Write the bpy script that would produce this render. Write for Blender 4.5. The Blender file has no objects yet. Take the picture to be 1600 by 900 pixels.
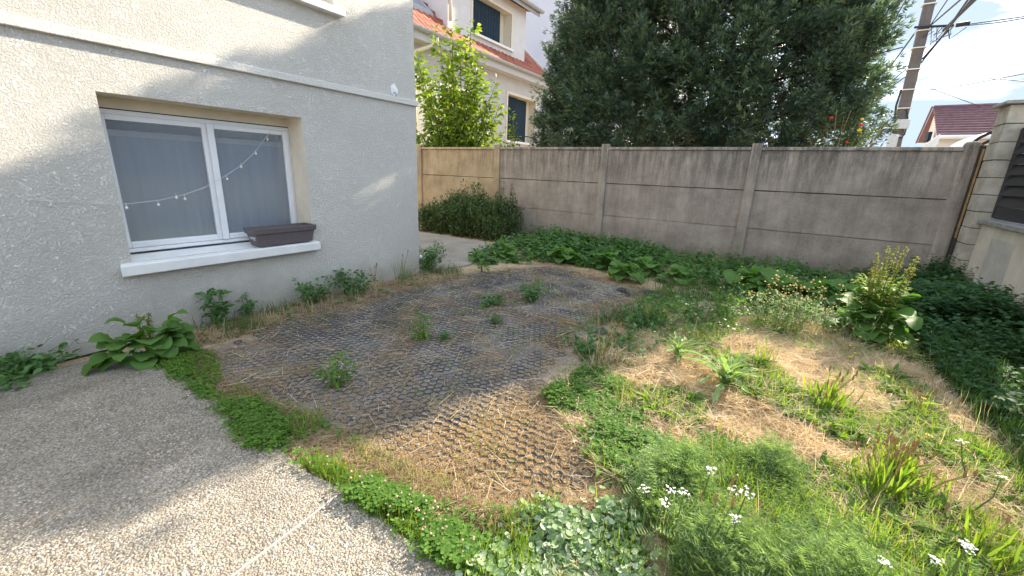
import bpy, bmesh, math, random
import numpy as np
from mathutils import Matrix, Vector

sc = bpy.context.scene
rad = math.radians
# ---------------------------------------------------------------- camera
cam = bpy.data.cameras.new('camera'); camo = bpy.data.objects.new('camera', cam)
sc.collection.objects.link(camo); sc.camera = camo
cam.sensor_width = 36.0; cam.lens = 36.0 * 647 / 1600
cam.clip_start = 0.05; cam.clip_end = 2000
camo.matrix_world = Matrix(((.8309, -.1794, .5266, 0), (.5553, .2060, -.8057, 0), (.0355, .9620, .2706, 1.4), (0, 0, 0, 1)))
# ---------------------------------------------------------------- sun, sky, exposure
SUN_AZ, SUN_EL = rad(15.0), rad(29.5)
sun = bpy.data.lights.new('sun', 'SUN'); suno = bpy.data.objects.new('sun', sun)
sc.collection.objects.link(suno)
sun.energy = 5.0; sun.angle = rad(0.5); sun.color = (1.0, 0.89, 0.71)
SUN = Vector((math.sin(SUN_AZ) * math.cos(SUN_EL), math.cos(SUN_AZ) * math.cos(SUN_EL), math.sin(SUN_EL)))
suno.rotation_euler = SUN.to_track_quat('Z', 'Y').to_euler()
world = bpy.data.worlds.new('World'); sc.world = world; world.use_nodes = True
wt = world.node_tree; wt.nodes.clear()
def wn(t, **k):
    n = wt.nodes.new(t)
    for a, b in k.items(): setattr(n, a, b)
    return n
sky = wn('ShaderNodeTexSky', sky_type='NISHITA', sun_disc=False)
sky.sun_elevation = SUN_EL; sky.sun_rotation = SUN_AZ
sky.air_density = 1.0; sky.dust_density = 0.4; sky.ozone_density = 1.0
tc = wn('ShaderNodeTexCoord'); mp = wn('ShaderNodeMapping'); mp.inputs['Scale'].default_value = (1.6, 1.6, 6.5)
CLX, CLY, CLZ = 8.5, 0.0, 4.5
nz = wn('ShaderNodeTexNoise'); nz.inputs['Scale'].default_value = 2.1; nz.inputs['Detail'].default_value = 7; nz.inputs['Roughness'].default_value = .55
rp = wn('ShaderNodeValToRGB'); rp.color_ramp.elements[0].position = .30; rp.color_ramp.elements[1].position = .46
mx = wn('ShaderNodeMixRGB'); mx.inputs[2].default_value = (8.8, 9.6, 11.0, 1)
bg = wn('ShaderNodeBackground'); bg.inputs['Strength'].default_value = .15
out = wn('ShaderNodeOutputWorld')
L = wt.links.new
L(tc.outputs['Generated'], mp.inputs['Vector']); L(mp.outputs[0], nz.inputs['Vector']); L(nz.outputs['Fac'], rp.inputs['Fac'])
nz2 = wn('ShaderNodeTexNoise'); nz2.inputs['Scale'].default_value = 2.6; nz2.inputs['Detail'].default_value = 6; nz2.inputs['Roughness'].default_value = .5
mp2 = wn('ShaderNodeMapping'); mp2.inputs['Scale'].default_value = (1.2, 1.2, 5.5); mp2.inputs['Location'].default_value = (CLX, CLY, CLZ)
rp2 = wn('ShaderNodeValToRGB'); rp2.color_ramp.elements[0].position = .47; rp2.color_ramp.elements[1].position = .68
rp2.color_ramp.elements[0].color = (1.75, 2.15, 2.6, 1); rp2.color_ramp.elements[1].color = (8.6, 9.6, 11.2, 1)
L(tc.outputs['Generated'], mp2.inputs['Vector']); L(mp2.outputs[0], nz2.inputs['Vector']); L(nz2.outputs['Fac'], rp2.inputs['Fac']); L(rp2.outputs['Color'], mx.inputs[2])
L(rp.outputs['Color'], mx.inputs[0]); L(sky.outputs[0], mx.inputs[1]); L(mx.outputs[0], bg.inputs['Color']); L(bg.outputs[0], out.inputs[0])
sc.view_settings.view_transform = 'Standard'; sc.view_settings.look = 'None'
sc.view_settings.exposure = 1.52; sc.view_settings.gamma = 1.0
sc.cycles.max_bounces = 6; sc.cycles.transparent_max_bounces = 8

rng = np.random.default_rng(7)
random.seed(7)
# ---------------------------------------------------------------- helpers
def link(o, parent=None):
    sc.collection.objects.link(o)
    if parent is not None: o.parent = parent
    return o
def tag(o, label=None, cat=None, group=None, kind=None):
    for k, v in (('label', label), ('category', cat), ('group', group), ('kind', kind)):
        if v: o[k] = v
    return o
def thing(name, label, cat, loc=(0, 0, 0), group=None):
    o = bpy.data.objects.new(name, None); o.location = loc; o.empty_display_size = .1
    return tag(link(o), label, cat, group)
class Geo:
    def __init__(s): s.v = []; s.f = []; s.n = 0
    def add(s, V, F):
        V = np.asarray(V, float).reshape(-1, 3)
        s.v.append(V); s.f += [tuple(i + s.n for i in f) for f in F]; s.n += len(V); return s
    def box(s, x0, x1, y0, y1, z0, z1):
        V = [(x, y, z) for z in (z0, z1) for y in (y0, y1) for x in (x0, x1)]
        return s.add(V, [(0, 2, 3, 1), (4, 5, 7, 6), (0, 1, 5, 4), (2, 6, 7, 3), (0, 4, 6, 2), (1, 3, 7, 5)])
    def hexa(s, V):   # eight corners: bottom four, top four, both anticlockwise from above
        return s.add(V, [(3, 2, 1, 0), (4, 5, 6, 7), (0, 1, 5, 4), (1, 2, 6, 5), (2, 3, 7, 6), (3, 0, 4, 7)])
    def quad(s, a, b, c, d): return s.add([a, b, c, d], [(0, 1, 2, 3)])
    def tube(s, pts, r, n=8, caps=True):
        pts = [Vector(p) for p in pts]; rr = r if hasattr(r, '__len__') else [r] * len(pts)
        V = []; ref = None
        for i, p in enumerate(pts):
            t = (pts[min(i + 1, len(pts) - 1)] - pts[max(i - 1, 0)]).normalized()
            if ref is None: ref = t.orthogonal().normalized()
            ref = (ref - t * ref.dot(t)).normalized(); b = t.cross(ref)
            for k in range(n):
                a = 2 * math.pi * k / n
                V.append(p + (ref * math.cos(a) + b * math.sin(a)) * rr[i])
        F = [(i * n + k, i * n + (k + 1) % n, (i + 1) * n + (k + 1) % n, (i + 1) * n + k) for i in range(len(pts) - 1) for k in range(n)]
        if caps: F += [tuple(range(n))[::-1], tuple((len(pts) - 1) * n + k for k in range(n))]
        return s.add([tuple(v) for v in V], F)
    def mesh(s, name):
        me = bpy.data.meshes.new(name)
        me.from_pydata(np.concatenate(s.v).tolist() if s.v else [], [], s.f); me.update(); return me
    def obj(s, name, mat, parent=None, smooth=False, bevel=0, seg=2):
        me = s.mesh(name)
        if smooth: me.polygons.foreach_set('use_smooth', [True] * len(me.polygons))
        o = bpy.data.objects.new(name, me); me.materials.append(mat); link(o, parent)
        if bevel:
            b = o.modifiers.new('bevel', 'BEVEL'); b.width = bevel; b.segments = seg; b.limit_method = 'ANGLE'
        return o
def fast_mesh(name, V, F, smooth=False):
    """V (n,3), F (m,k) arrays of one face size"""
    me = bpy.data.meshes.new(name); V = np.asarray(V, np.float32); F = np.asarray(F, np.int32); m, k = F.shape
    me.vertices.add(len(V)); me.vertices.foreach_set('co', V.ravel())
    me.loops.add(m * k); me.loops.foreach_set('vertex_index', F.ravel())
    me.polygons.add(m); me.polygons.foreach_set('loop_start', np.arange(0, m * k, k, dtype=np.int32))
    if smooth: me.polygons.foreach_set('use_smooth', np.ones(m, bool))
    me.update(calc_edges=True); return me
def mobj(name, me, mat, parent=None):
    o = bpy.data.objects.new(name, me); me.materials.append(mat); return link(o, parent)
def frames(d, roll=None):
    """rotation matrices whose x axis is d (n,3); z axis as near to up as can be, rolled"""
    d = d / np.linalg.norm(d, axis=1, keepdims=True); n = len(d)
    up = np.tile([0, 0, 1.], (n, 1)); up[np.abs(d[:, 2]) > .97] = [1, 0, 0]
    y = np.cross(up, d); y /= np.linalg.norm(y, axis=1, keepdims=True); z = np.cross(d, y)
    if roll is not None:
        c, s_ = np.cos(roll)[:, None], np.sin(roll)[:, None]; y, z = y * c + z * s_, z * c - y * s_
    return np.stack([d, y, z], axis=2)
def scatter(T, TF, pos, R, S):
    """copies of template T (k,3), triangles TF, at pos with frames R and scales S (n,) or (n,3)"""
    S = np.asarray(S, float); S = S[:, None, None] if S.ndim == 1 else S[:, None, :]
    V = np.einsum('nij,nkj->nki', R, T[None] * S) + pos[:, None, :]
    n, k = len(pos), len(T)
    F = TF[None] + (np.arange(n) * k)[:, None, None]
    return V.reshape(-1, 3), F.reshape(-1, TF.shape[1])
def merge(parts):
    Vs, Fs, o = [], [], 0
    for V, F in parts: Vs.append(V); Fs.append(F + o); o += len(V)
    return np.concatenate(Vs), np.concatenate(Fs)
def inside(P, poly):
    x, y = P[:, 0], P[:, 1]; r = np.zeros(len(P), bool); n = len(poly)
    for i in range(n):
        (x1, y1), (x2, y2) = poly[i], poly[(i + 1) % n]
        if y1 == y2: continue
        r ^= ((y1 > y) != (y2 > y)) & (x < (x2 - x1) * (y - y1) / (y2 - y1) + x1)
    return r
def in_poly(poly, n):
    p = np.array(poly); lo, hi = p.min(0), p.max(0); out_ = np.zeros((0, 2))
    while len(out_) < n:
        q = rng.uniform(lo, hi, (n * 2, 2)); out_ = np.concatenate([out_, q[inside(q, poly)]])
    return out_[:n]
_perm = np.random.default_rng(3).random((64, 64))
def noise2(x, y, f=1.0):
    x = np.asarray(x) * f + 100; y = np.asarray(y) * f + 100
    xi, yi = np.floor(x).astype(int), np.floor(y).astype(int); fx, fy = x - xi, y - yi
    fx = fx * fx * (3 - 2 * fx); fy = fy * fy * (3 - 2 * fy)
    g = lambda a, b: _perm[a % 64, b % 64]
    return (g(xi, yi) * (1 - fx) + g(xi + 1, yi) * fx) * (1 - fy) + (g(xi, yi + 1) * (1 - fx) + g(xi + 1, yi + 1) * fx) * fy
def tilt_dirs(n, lo, hi):
    az = rng.uniform(0, 2 * np.pi, n); el = rng.uniform(lo, hi, n)
    return np.stack([np.cos(az) * np.cos(el), np.sin(az) * np.cos(el), np.sin(el)], 1)
# ---------------------------------------------------------------- materials
class NT:
    def __init__(s, name):
        s.m = bpy.data.materials.new(name); s.m.use_nodes = True; s.t = s.m.node_tree
        s.b = s.t.nodes['Principled BSDF']; s.o = s.t.nodes['Material Output']
    def n(s, t, **k):
        n = s.t.nodes.new(t)
        for a, b in k.items():
            if a in n.inputs.keys(): n.inputs[a].default_value = b
            else: setattr(n, a, b)
        return n
    def l(s, a, b): s.t.links.new(a, b)
    def obj(s, scale=(1, 1, 1)):
        c = s.n('ShaderNodeTexCoord'); m = s.n('ShaderNodeMapping'); m.inputs['Scale'].default_value = scale
        s.l(c.outputs['Object'], m.inputs['Vector']); return m.outputs[0]
    def geo(s, scale=(1, 1, 1)):
        c = s.n('ShaderNodeNewGeometry'); m = s.n('ShaderNodeMapping'); m.inputs['Scale'].default_value = scale
        s.l(c.outputs['Position'], m.inputs['Vector']); return m.outputs[0]
    def noise(s, v, scale, detail=4, rough=.55):
        n = s.n('ShaderNodeTexNoise', Scale=scale, Detail=detail, Roughness=rough); s.l(v, n.inputs['Vector']); return n.outputs['Fac']
    def vor(s, v, scale, feature='F1', out='Distance', rnd=1.0):
        n = s.n('ShaderNodeTexVoronoi', Scale=scale, Randomness=rnd); n.feature = feature; s.l(v, n.inputs['Vector']); return n.outputs[out]
    def ramp(s, f, stops):
        n = s.n('ShaderNodeValToRGB'); e = n.color_ramp.elements
        while len(e) < len(stops): e.new(.5)
        for i, (p, c) in enumerate(stops):
            e[i].position = p; e[i].color = (c, c, c, 1) if not hasattr(c, '__len__') else (*c, 1)
        s.l(f, n.inputs['Fac']); return n.outputs['Color']
    def mix(s, f, a, b, mode='MIX'):
        n = s.n('ShaderNodeMixRGB', blend_type=mode)
        for i, x in enumerate((f, a, b)):
            if hasattr(x, 'is_linked'): s.l(x, n.inputs[i])
            elif hasattr(x, '__len__'): n.inputs[i].default_value = (*x, 1)
            else: n.inputs[i].default_value = x if i == 0 else (x, x, x, 1)
        return n.outputs[0]
    def math(s, op, a, b=0.0, c=0.0):
        n = s.n('ShaderNodeMath', operation=op)
        for i, x in enumerate((a, b, c)):
            if hasattr(x, 'is_linked'): s.l(x, n.inputs[i])
            else: n.inputs[i].default_value = x
        return n.outputs[0]
    def bump(s, h, dist, strength=1.0, prev=None):
        n = s.n('ShaderNodeBump', Distance=dist, Strength=strength); s.l(h, n.inputs['Height'])
        if prev is not None: s.l(prev, n.inputs['Normal'])
        s.l(n.outputs[0], s.b.inputs['Normal']); return n.outputs[0]
    def base(s, c, rough=.8, spec=.3):
        if hasattr(c, 'is_linked'): s.l(c, s.b.inputs['Base Color'])
        else: s.b.inputs['Base Color'].default_value = (*c, 1)
        s.b.inputs['Roughness'].default_value = rough; s.b.inputs['Specular IOR Level'].default_value = spec; return s
    def island(s): return s.n('ShaderNodeNewGeometry').outputs['Random Per Island']
    def sep(s, v):
        n = s.n('ShaderNodeSeparateXYZ'); s.l(v, n.inputs[0]); return n.outputs
def plain(name, c, rough=.6, spec=.4, var=.12, scale=18, bump=0.0):
    t = NT(name); v = t.obj(); n = t.noise(v, scale, 5)
    lo = [x * (1 - var) for x in c]; hi = [min(1, x * (1 + var)) for x in c]
    t.base(t.ramp(n, [(.3, lo), (.7, hi)]), rough, spec)
    if bump: t.bump(t.noise(v, scale * 6, 4), bump)
    return t.m
def leaf_mat(name, cols, rough=.5, trans=.35, tcol=None, spec=.4):
    """leaf by leaf colour; light also comes through the blade"""
    t = NT(name); r = t.island(); k = len(cols)
    c = t.ramp(r, [(i / max(1, k - 1), cols[i]) for i in range(k)])
    n = t.noise(t.geo(), 3.0, 3); c = t.mix(t.ramp(n, [(.3, 0.0), (.75, .45)]), c, tuple(x * .55 for x in cols[0]), 'MIX')
    t.base(c, rough, spec)
    if trans:
        tr = t.n('ShaderNodeBsdfTranslucent'); m = t.n('ShaderNodeMixShader'); m.inputs[0].default_value = trans
        t.l(t.mix(1.0, c, tcol or (1.7, 1.9, .8), 'MULTIPLY'), tr.inputs['Color'])
        t.l(t.b.outputs[0], m.inputs[1]); t.l(tr.outputs[0], m.inputs[2]); t.l(m.outputs[0], t.o.inputs['Surface'])
    return t.m
def stucco(name, c, scale=78., dist=.0072, dirt=True):
    t = NT(name); v = t.geo()
    wv = t.n('ShaderNodeMixRGB', blend_type='LINEAR_LIGHT'); wn_ = t.n('ShaderNodeTexNoise', Scale=scale * .8, Detail=2); t.l(v, wn_.inputs['Vector'])
    wv.inputs[0].default_value = .006; t.l(v, wv.inputs[1]); t.l(wn_.outputs['Color'], wv.inputs[2])
    a = t.noise(wv.outputs[0], scale, 6, .68); lowf = t.noise(v, scale * .22, 3)
    h = t.ramp(t.math('ADD', a, t.math('MULTIPLY', t.math('SUBTRACT', lowf, .5), .35)), [(.36, 0.0), (.60, 1.0)])
    big = t.noise(v, 1.3, 4); fine = t.noise(v, 170, 3)
    col = t.ramp(big, [(.3, [x * .87 for x in c]), (.7, c)])
    col = t.mix(t.math('MULTIPLY', t.math('SUBTRACT', 1.0, h), .16), col, tuple(x * .62 for x in c))
    if dirt:
        z = t.sep(v)[2]; low = t.ramp(t.math('ADD', z, t.math('MULTIPLY', t.noise(v, 5, 5), .35)), [(.12, 1.0), (.55, 0.0)])
        col = t.mix(t.math('MULTIPLY', low, .7), col, (.40, .37, .30))
    t.base(col, .92, .15)
    b = t.bump(t.math('ADD', h, t.math('MULTIPLY', a, .6)), dist); t.bump(fine, .0012, 1.0, b)
    return t.m
def concrete(name, c, dark=1.0, top=1.95):
    t = NT(name); v = t.geo(); z = t.sep(v)[2]
    col = t.ramp(t.noise(v, 2.2, 6, .65), [(.3, [x * .6 for x in c]), (.72, [x * 1.12 for x in c])])
    grain = t.noise(v, 90, 4, .7); col = t.mix(.55, col, t.ramp(grain, [(.3, .55), (.7, 1.05)]), 'MULTIPLY')
    st = t.noise(t.geo((9, 9, 1.1)), 1.0, 7, .75)
    hgt = t.ramp(t.math('DIVIDE', z, top), [(.1, .2), (.62, .3), (.80, .75), (.95, 1.0)])
    col = t.mix(t.math('MULTIPLY', t.math('MULTIPLY', t.ramp(st, [(.42, 0.0), (.6, 1.0)]), hgt), .72 * dark), col, (.055, .052, .048))
    st2 = t.noise(t.geo((15, 15, 1.4)), 1.0, 6, .7)
    col = t.mix(t.math('MULTIPLY', t.math('MULTIPLY', t.ramp(st2, [(.56, 0.0), (.68, 1.0)]), hgt), .45), col, (.36, .32, .26))
    low = t.ramp(t.math('ADD', z, t.math('MULTIPLY', t.noise(v, 4, 5), .5)), [(.2, 1.0), (.62, 0.0)])
    col = t.mix(t.math('MULTIPLY', low, .4), col, (.07, .068, .05))
    vn = t.n('ShaderNodeTexVoronoi', Scale=55); t.l(v, vn.inputs['Vector'])
    rsel = t.sep(vn.outputs['Color'])[0]
    spot = t.math('MULTIPLY', t.math('LESS_THAN', vn.outputs['Distance'], .24), t.math('GREATER_THAN', rsel, .88))
    col = t.mix(t.math('MULTIPLY', spot, .7), col, (.55, .52, .47))
    t.base(col, .93, .15)
    b = t.bump(grain, .004); t.bump(t.noise(v, 14, 5, .7), .012, .7, b)
    return t.m

M = {}
M['stucco'] = stucco('cream_render', (.80, .765, .705))
M['reveal'] = plain('smooth_render', (.72, .64, .51), .9, .1, .08, 6, .002)
M['moulding'] = stucco('painted_moulding', (.73, .70, .645), 60, .004, False)
M['pvc'] = plain('white_plastic', (.74, .75, .77), .35, .4, .04, 8)
M['sill'] = plain('white_sill_paint', (.74, .74, .73), .6, .3, .07, 9, .001)
M['dark_gap'] = plain('dark_gasket', (.02, .02, .022), .7, .2)
M['patch'] = plain('white_filler', (.85, .85, .86), .9, .1, .05, 60, .004)
M['concrete'] = concrete('weathered_concrete', (.43, .365, .305))
M['concrete_warm'] = concrete('tan_concrete', (.50, .39, .25), .55)
M['block'] = plain('cream_block', (.40, .365, .30), .9, .15, .25, 7, .004)
M['cap_stone'] = plain('grey_capstone', (.26, .25, .24), .9, .15, .25, 9, .004)
M['low_render'] = plain('stained_cream_render', (.56, .50, .41), .9, .15, .22, 2.5, .003)
M['low_patch'] = plain('grey_render_patch', (.44, .41, .36), .9, .15, .12, 6, .003)
M['black_slat'] = plain('charcoal_lacquer', (.022, .022, .025), .45, .4, .15)
M['planter'] = plain('taupe_plastic', (.125, .105, .11), .55, .35, .1, 25)
M['white_print'] = plain('white_lettering', (.8, .8, .8), .6, .3, .02)
M['wire'] = plain('clear_wire', (.55, .56, .57), .4, .5, .05)
M['bulb'] = plain('cream_bulb', (.75, .70, .58), .25, .5, .1, 40)
M['rust'] = plain('ochre_strip', (.30, .19, .09), .85, .2, .3, 12)
M['dark_wood'] = plain('dark_timber', (.06, .05, .042), .85, .2, .3, 14)
M['bark'] = plain('bark', (.10, .075, .055), .95, .1, .4, 20, .02)
M['stem_green'] = plain('green_stem', (.11, .17, .05), .6, .3, .2)
M['stem_dry'] = plain('dry_stem', (.34, .24, .12), .8, .2, .3)
M['zinc'] = plain('zinc', (.34, .36, .38), .45, .5, .1, 8)
M['white_paint'] = plain('white_paint', (.78, .77, .74), .6, .3, .05)
M['neighbour_wall'] = plain('pale_grey_render', (.49, .475, .475), .9, .15, .07, 3, .003)
M['dormer_wall'] = plain('dormer_render', (.60, .585, .58), .9, .15, .05, 4, .002)
M['fascia'] = plain('fascia_paint', (.5, .49, .49), .7, .2, .05)
M['cream_trim'] = plain('cream_trim', (.66, .60, .49), .8, .2, .05)
M['shutter'] = plain('dark_blue_shutter', (.016, .034, .052), .7, .15, .12)
M['apartment'] = plain('lavender_render', (.60, .57, .60), .9, .1, .05, .6)
M['far_wall'] = plain('far_cream', (.78, .74, .68), .9, .1, .03)
M['far_tile'] = plain('plum_tile', (.20, .115, .13), .8, .3, .2, 5)
M['pole'] = plain('pole_concrete', (.15, .13, .12), .9, .2, .14, 6, .003)
M['cable'] = plain('black_cable', (.03, .03, .035), .6, .3)
M['grey_box'] = plain('grey_cabinet', (.5, .52, .52), .6, .3)
M['polycarbonate'] = plain('white_canopy_sheet', (.8, .78, .72), .3, .5, .04)
M['plastic_black'] = plain('weathered_black_plastic', (.058, .054, .052), .5, .35, .5, 6)
M['stone'] = plain('stone', (.12, .11, .10), .9, .2, .3, 30, .004)
t = NT('orange_tile'); c = t.ramp(t.n('ShaderNodeObjectInfo').outputs['Random'], [(0, (.30, .085, .045)), (.5, (.40, .125, .065)), (1, (.22, .06, .038))])
c = t.mix(.5, c, t.ramp(t.noise(t.geo(), 9, 5), [(.3, .5), (.7, 1.1)]), 'MULTIPLY'); t.base(c, .7, .35); M['tile'] = t.m
# glass: mirror-like film over a see-through pane, pale haze mixed in to brighten it
t = NT('window_glass'); t.t.nodes.remove(t.b)
fr = t.n('ShaderNodeFresnel', IOR=2.0); gl = t.n('ShaderNodeBsdfGlossy', Roughness=.1); tp = t.n('ShaderNodeBsdfTransparent'); tp.inputs[0].default_value = (.78, .82, .85, 1)
m_ = t.n('ShaderNodeMixShader'); t.l(fr.outputs[0], m_.inputs[0]); df = t.n('ShaderNodeBsdfDiffuse', Color=(.62, .68, .78, 1)); m2 = t.n('ShaderNodeMixShader'); m2.inputs[0].default_value = .28; t.l(tp.outputs[0], m2.inputs[1]); t.l(df.outputs[0], m2.inputs[2]); t.l(m2.outputs[0], m_.inputs[1]); t.l(gl.outputs[0], m_.inputs[2]); t.l(m_.outputs[0], t.o.inputs['Surface']); M['glass'] = t.m
t = NT('net_curtain'); c = t.ramp(t.noise(t.geo((1, 9, .6)), 2.0, 3), [(.3, (.62, .68, .76)), (.7, (.74, .80, .88))]); t.base(c, .9, .1); M['curtain'] = t.m
M['curtain_hem'] = plain('curtain_band', (.97, .98, .99), .8, .1, .03)
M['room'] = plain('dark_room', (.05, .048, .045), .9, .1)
# ground: soil and thatch, grey gravel where the honeycomb lies
t = NT('soil'); v = t.geo()
at = t.n('ShaderNodeAttribute', attribute_name='gravel').outputs['Fac']
n1 = t.noise(v, 3.5, 6, .65); n2 = t.noise(v, 60, 5, .7)
soilc = t.ramp(n1, [(.30, (.16, .11, .07)), (.45, (.44, .33, .20)), (.72, (.60, .48, .32))])
soilc = t.mix(.7, soilc, t.ramp(n2, [(.3, .4), (.68, 1.15)]), 'MULTIPLY')
vo = t.n('ShaderNodeTexVoronoi', Scale=95); t.l(v, vo.inputs['Vector'])
gr = t.mix(.35, t.ramp(t.noise(v, 2.2, 5), [(.36, (.20, .145, .09)), (.62, (.28, .25, .225))]), vo.outputs['Color'], 'OVERLAY')
hs = t.n('ShaderNodeHueSaturation', Saturation=.5); t.l(gr, hs.inputs['Color'])
sx_ = t.sep(v); zone = t.math('MULTIPLY', t.ramp(t.math('ADD', sx_[0], 3.0), [(.40, 0.0), (.60, 1.0)]), 1.0); zz_ = t.math('ADD', t.math('SUBTRACT', t.math('MULTIPLY', sx_[0], .62), t.math('MULTIPLY', sx_[1], .36)), t.math('MULTIPLY', t.noise(v, 2.0, 4), .5)); sun_ochre = t.ramp(t.math('ADD', zz_, 1.9), [(.50, 0.0), (.75, .8)])  # ochre follows the sun edge across the grid: sunlit tone put into colour
gr = t.mix(.6, t.mix(sun_ochre, hs.outputs[0], (.30, .175, .05)), t.ramp(n2, [(.3, .4), (.68, 1.1)]), 'MULTIPLY')
t.base(t.mix(at, soilc, gr), .95, .1); b = t.bump(n2, .012); t.bump(vo.outputs['Distance'], .004, .6, b); M['soil'] = t.m
# slab of exposed aggregate
t = NT('exposed_aggregate'); v = t.geo()
vo = t.n('ShaderNodeTexVoronoi', Scale=105); t.l(v, vo.inputs['Vector'])
pc = t.ramp(t.sep(vo.outputs['Color'])[0], [(0, (.18, .15, .12)), (.35, (.34, .29, .23)), (.7, (.39, .345, .28)), (1, (.48, .46, .42))])
edge = t.ramp(vo.outputs['Distance'], [(.35, 1.0), (.75, .5)]); pc = t.mix(.45, pc, (.335, .295, .245)); pc = t.mix(.8, pc, edge, 'MULTIPLY')
blot_shade = t.noise(t.geo((1.9, .9, 1)), 1.5, 8, .72); pc = t.mix(.8, pc, t.ramp(blot_shade, [(.32, .5), (.62, 1.05)]), 'MULTIPLY')  # slab blotches, stretched so the colour also carries the tree's shade streaks
rs = t.ramp(t.noise(v, 3.0, 4), [(.66, 0.0), (.76, .5)]); pc = t.mix(rs, pc, (.33, .15, .07))
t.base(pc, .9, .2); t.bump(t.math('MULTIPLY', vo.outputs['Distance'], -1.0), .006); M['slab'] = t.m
t = NT('pebble'); r = t.island()
t.base(t.mix(.75, t.ramp(r, [(0, (.17, .12, .08)), (.12, (.29, .235, .175)), (.5, (.37, .325, .26)), (.85, (.46, .415, .345)), (1, (.58, .56, .53))]), t.ramp(t.noise(t.geo((.8, 2.6, 1)), 1.3, 6, .65), [(.32, .5), (.62, 1.08)]), 'MULTIPLY'), .75, .3); M['pebble'] = t.m  # pebble colour holds similar stretched bands of tree shade
t = NT('old_path_concrete'); v = t.geo(); t.base(t.ramp(t.noise(v, 3, 6), [(.3, (.22, .20, .17)), (.7, (.32, .29, .25))]), .95, .1); t.bump(t.noise(v, 60, 5), .004); M['path'] = t.m
# plants
M['straw'] = leaf_mat('dry_straw', [(.54, .41, .23), (.80, .65, .42), (.90, .79, .60), (.68, .51, .31)], .75, .38, (1.1, 1.0, .8), .25)
M['straw_brown'] = leaf_mat('old_straw', [(.22, .14, .075), (.42, .29, .16), (.58, .45, .27), (.31, .19, .10)], .8, .15, (1.1, 1.0, .8), .2)
M['grass'] = leaf_mat('green_grass', [(.09, .17, .025), (.16, .26, .04), (.25, .34, .06), (.33, .35, .10)], .55, .42, (1.6, 1.7, .55), .25)
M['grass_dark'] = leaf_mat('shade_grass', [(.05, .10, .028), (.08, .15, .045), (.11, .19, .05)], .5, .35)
M['clover'] = leaf_mat('clover_leaf', [(.08, .175, .03), (.13, .25, .045), (.19, .31, .07)], .65, .4, (1.6, 1.7, .55), .15)
M['yarrow'] = leaf_mat('yarrow_leaf', [(.13, .22, .07), (.24, .35, .13), (.42, .50, .28)], .65, .35, (1.4, 1.5, .8), .15)
M['mallow'] = leaf_mat('mallow_leaf', [(.16, .27, .09), (.27, .38, .17), (.50, .56, .42)], .5, .25, (1.5, 1.6, .8), .3)
M['nettle'] = leaf_mat('nettle_leaf', [(.055, .135, .035), (.085, .19, .055), (.13, .245, .07)], .45, .35)
M['ivy'] = leaf_mat('bramble_leaf', [(.035, .085, .035), (.055, .12, .05), (.085, .16, .06)], .65, .3, None, .12)
M['dock'] = leaf_mat('dock_leaf', [(.075, .16, .04), (.11, .22, .05), (.16, .28, .07)], .62, .35, (1.6, 1.8, .6), .2)
M['dock_seed'] = leaf_mat('dock_seed', [(.20, .24, .06), (.30, .32, .09), (.26, .20, .07)], .7, .4, (1.4, 1.4, .7))
M['conifer'] = leaf_mat('conifer_spray', [(.034, .07, .062), (.058, .11, .09), (.11, .175, .12), (.22, .27, .13), (.048, .085, .09)], .45, .22, (1.5, 1.8, .8), .6)
M['bush'] = leaf_mat('bright_leaf', [(.09, .17, .03), (.16, .25, .04), (.25, .33, .07)], .45, .45, (1.9, 1.75, .5), .4)
M['hedge'] = leaf_mat('hedge_leaf', [(.035, .075, .02), (.06, .115, .03), (.10, .16, .045), (.13, .15, .05)], .5, .2)
M['rose'] = leaf_mat('rose_leaf', [(.06, .10, .05), (.09, .13, .07)], .5, .3)
M['white_flower'] = plain('white_petals', (.74, .71, .69), .7, .2, .05, 90)
M['yellow_flower'] = plain('yellow_petals', (.85, .58, .03), .6, .3, .06)
M['red_flower'] = plain('red_petals', (.62, .03, .04), .5, .3, .06)
M['pink_flower'] = plain('faded_clover_flower', (.50, .30, .24), .8, .2, .2)
M['seed_head'] = plain('brown_seed_head', (.34, .20, .09), .85, .2, .25)

# templates (length along x)
def blade_t(w=.02, bend=.25, seg=3):
    V = []; F = []
    for i in range(seg):
        u = i / seg; V += [(u, -w * (1 - u * .6) / 2, bend * u * u), (u, w * (1 - u * .6) / 2, bend * u * u)]
    V.append((1, 0, bend))
    for i in range(seg - 1): F += [(2 * i, 2 * i + 2, 2 * i + 1), (2 * i + 1, 2 * i + 2, 2 * i + 3)]
    F.append((2 * seg - 2, 2 * seg, 2 * seg - 1)); return np.array(V), np.array(F)
def leaf_t(w=.5, bend=-.2, fold=.08, seg=3):
    """pointed leaf folded along its midrib"""
    prof = {2: [(.4, 1.)], 3: [(.28, .92), (.62, .8)], 4: [(.2, .8), (.45, 1.), (.75, .62)]}[seg]
    V = [(0, 0, 0)]; F = []
    for u, p in prof: V += [(u, -w * p / 2, bend * u * u + fold * p), (u, 0, bend * u * u), (u, w * p / 2, bend * u * u + fold * p)]
    V.append((1, 0, bend)); e = len(V) - 1
    F += [(0, 2, 1), (0, 3, 2)]
    for i in range(len(prof) - 1):
        a = 1 + 3 * i; F += [(a, a + 1, a + 4), (a, a + 4, a + 3), (a + 1, a + 2, a + 5), (a + 1, a + 5, a + 4)]
    F += [(e - 3, e - 2, e), (e - 2, e - 1, e)]; return np.array(V), np.array(F)
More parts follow.
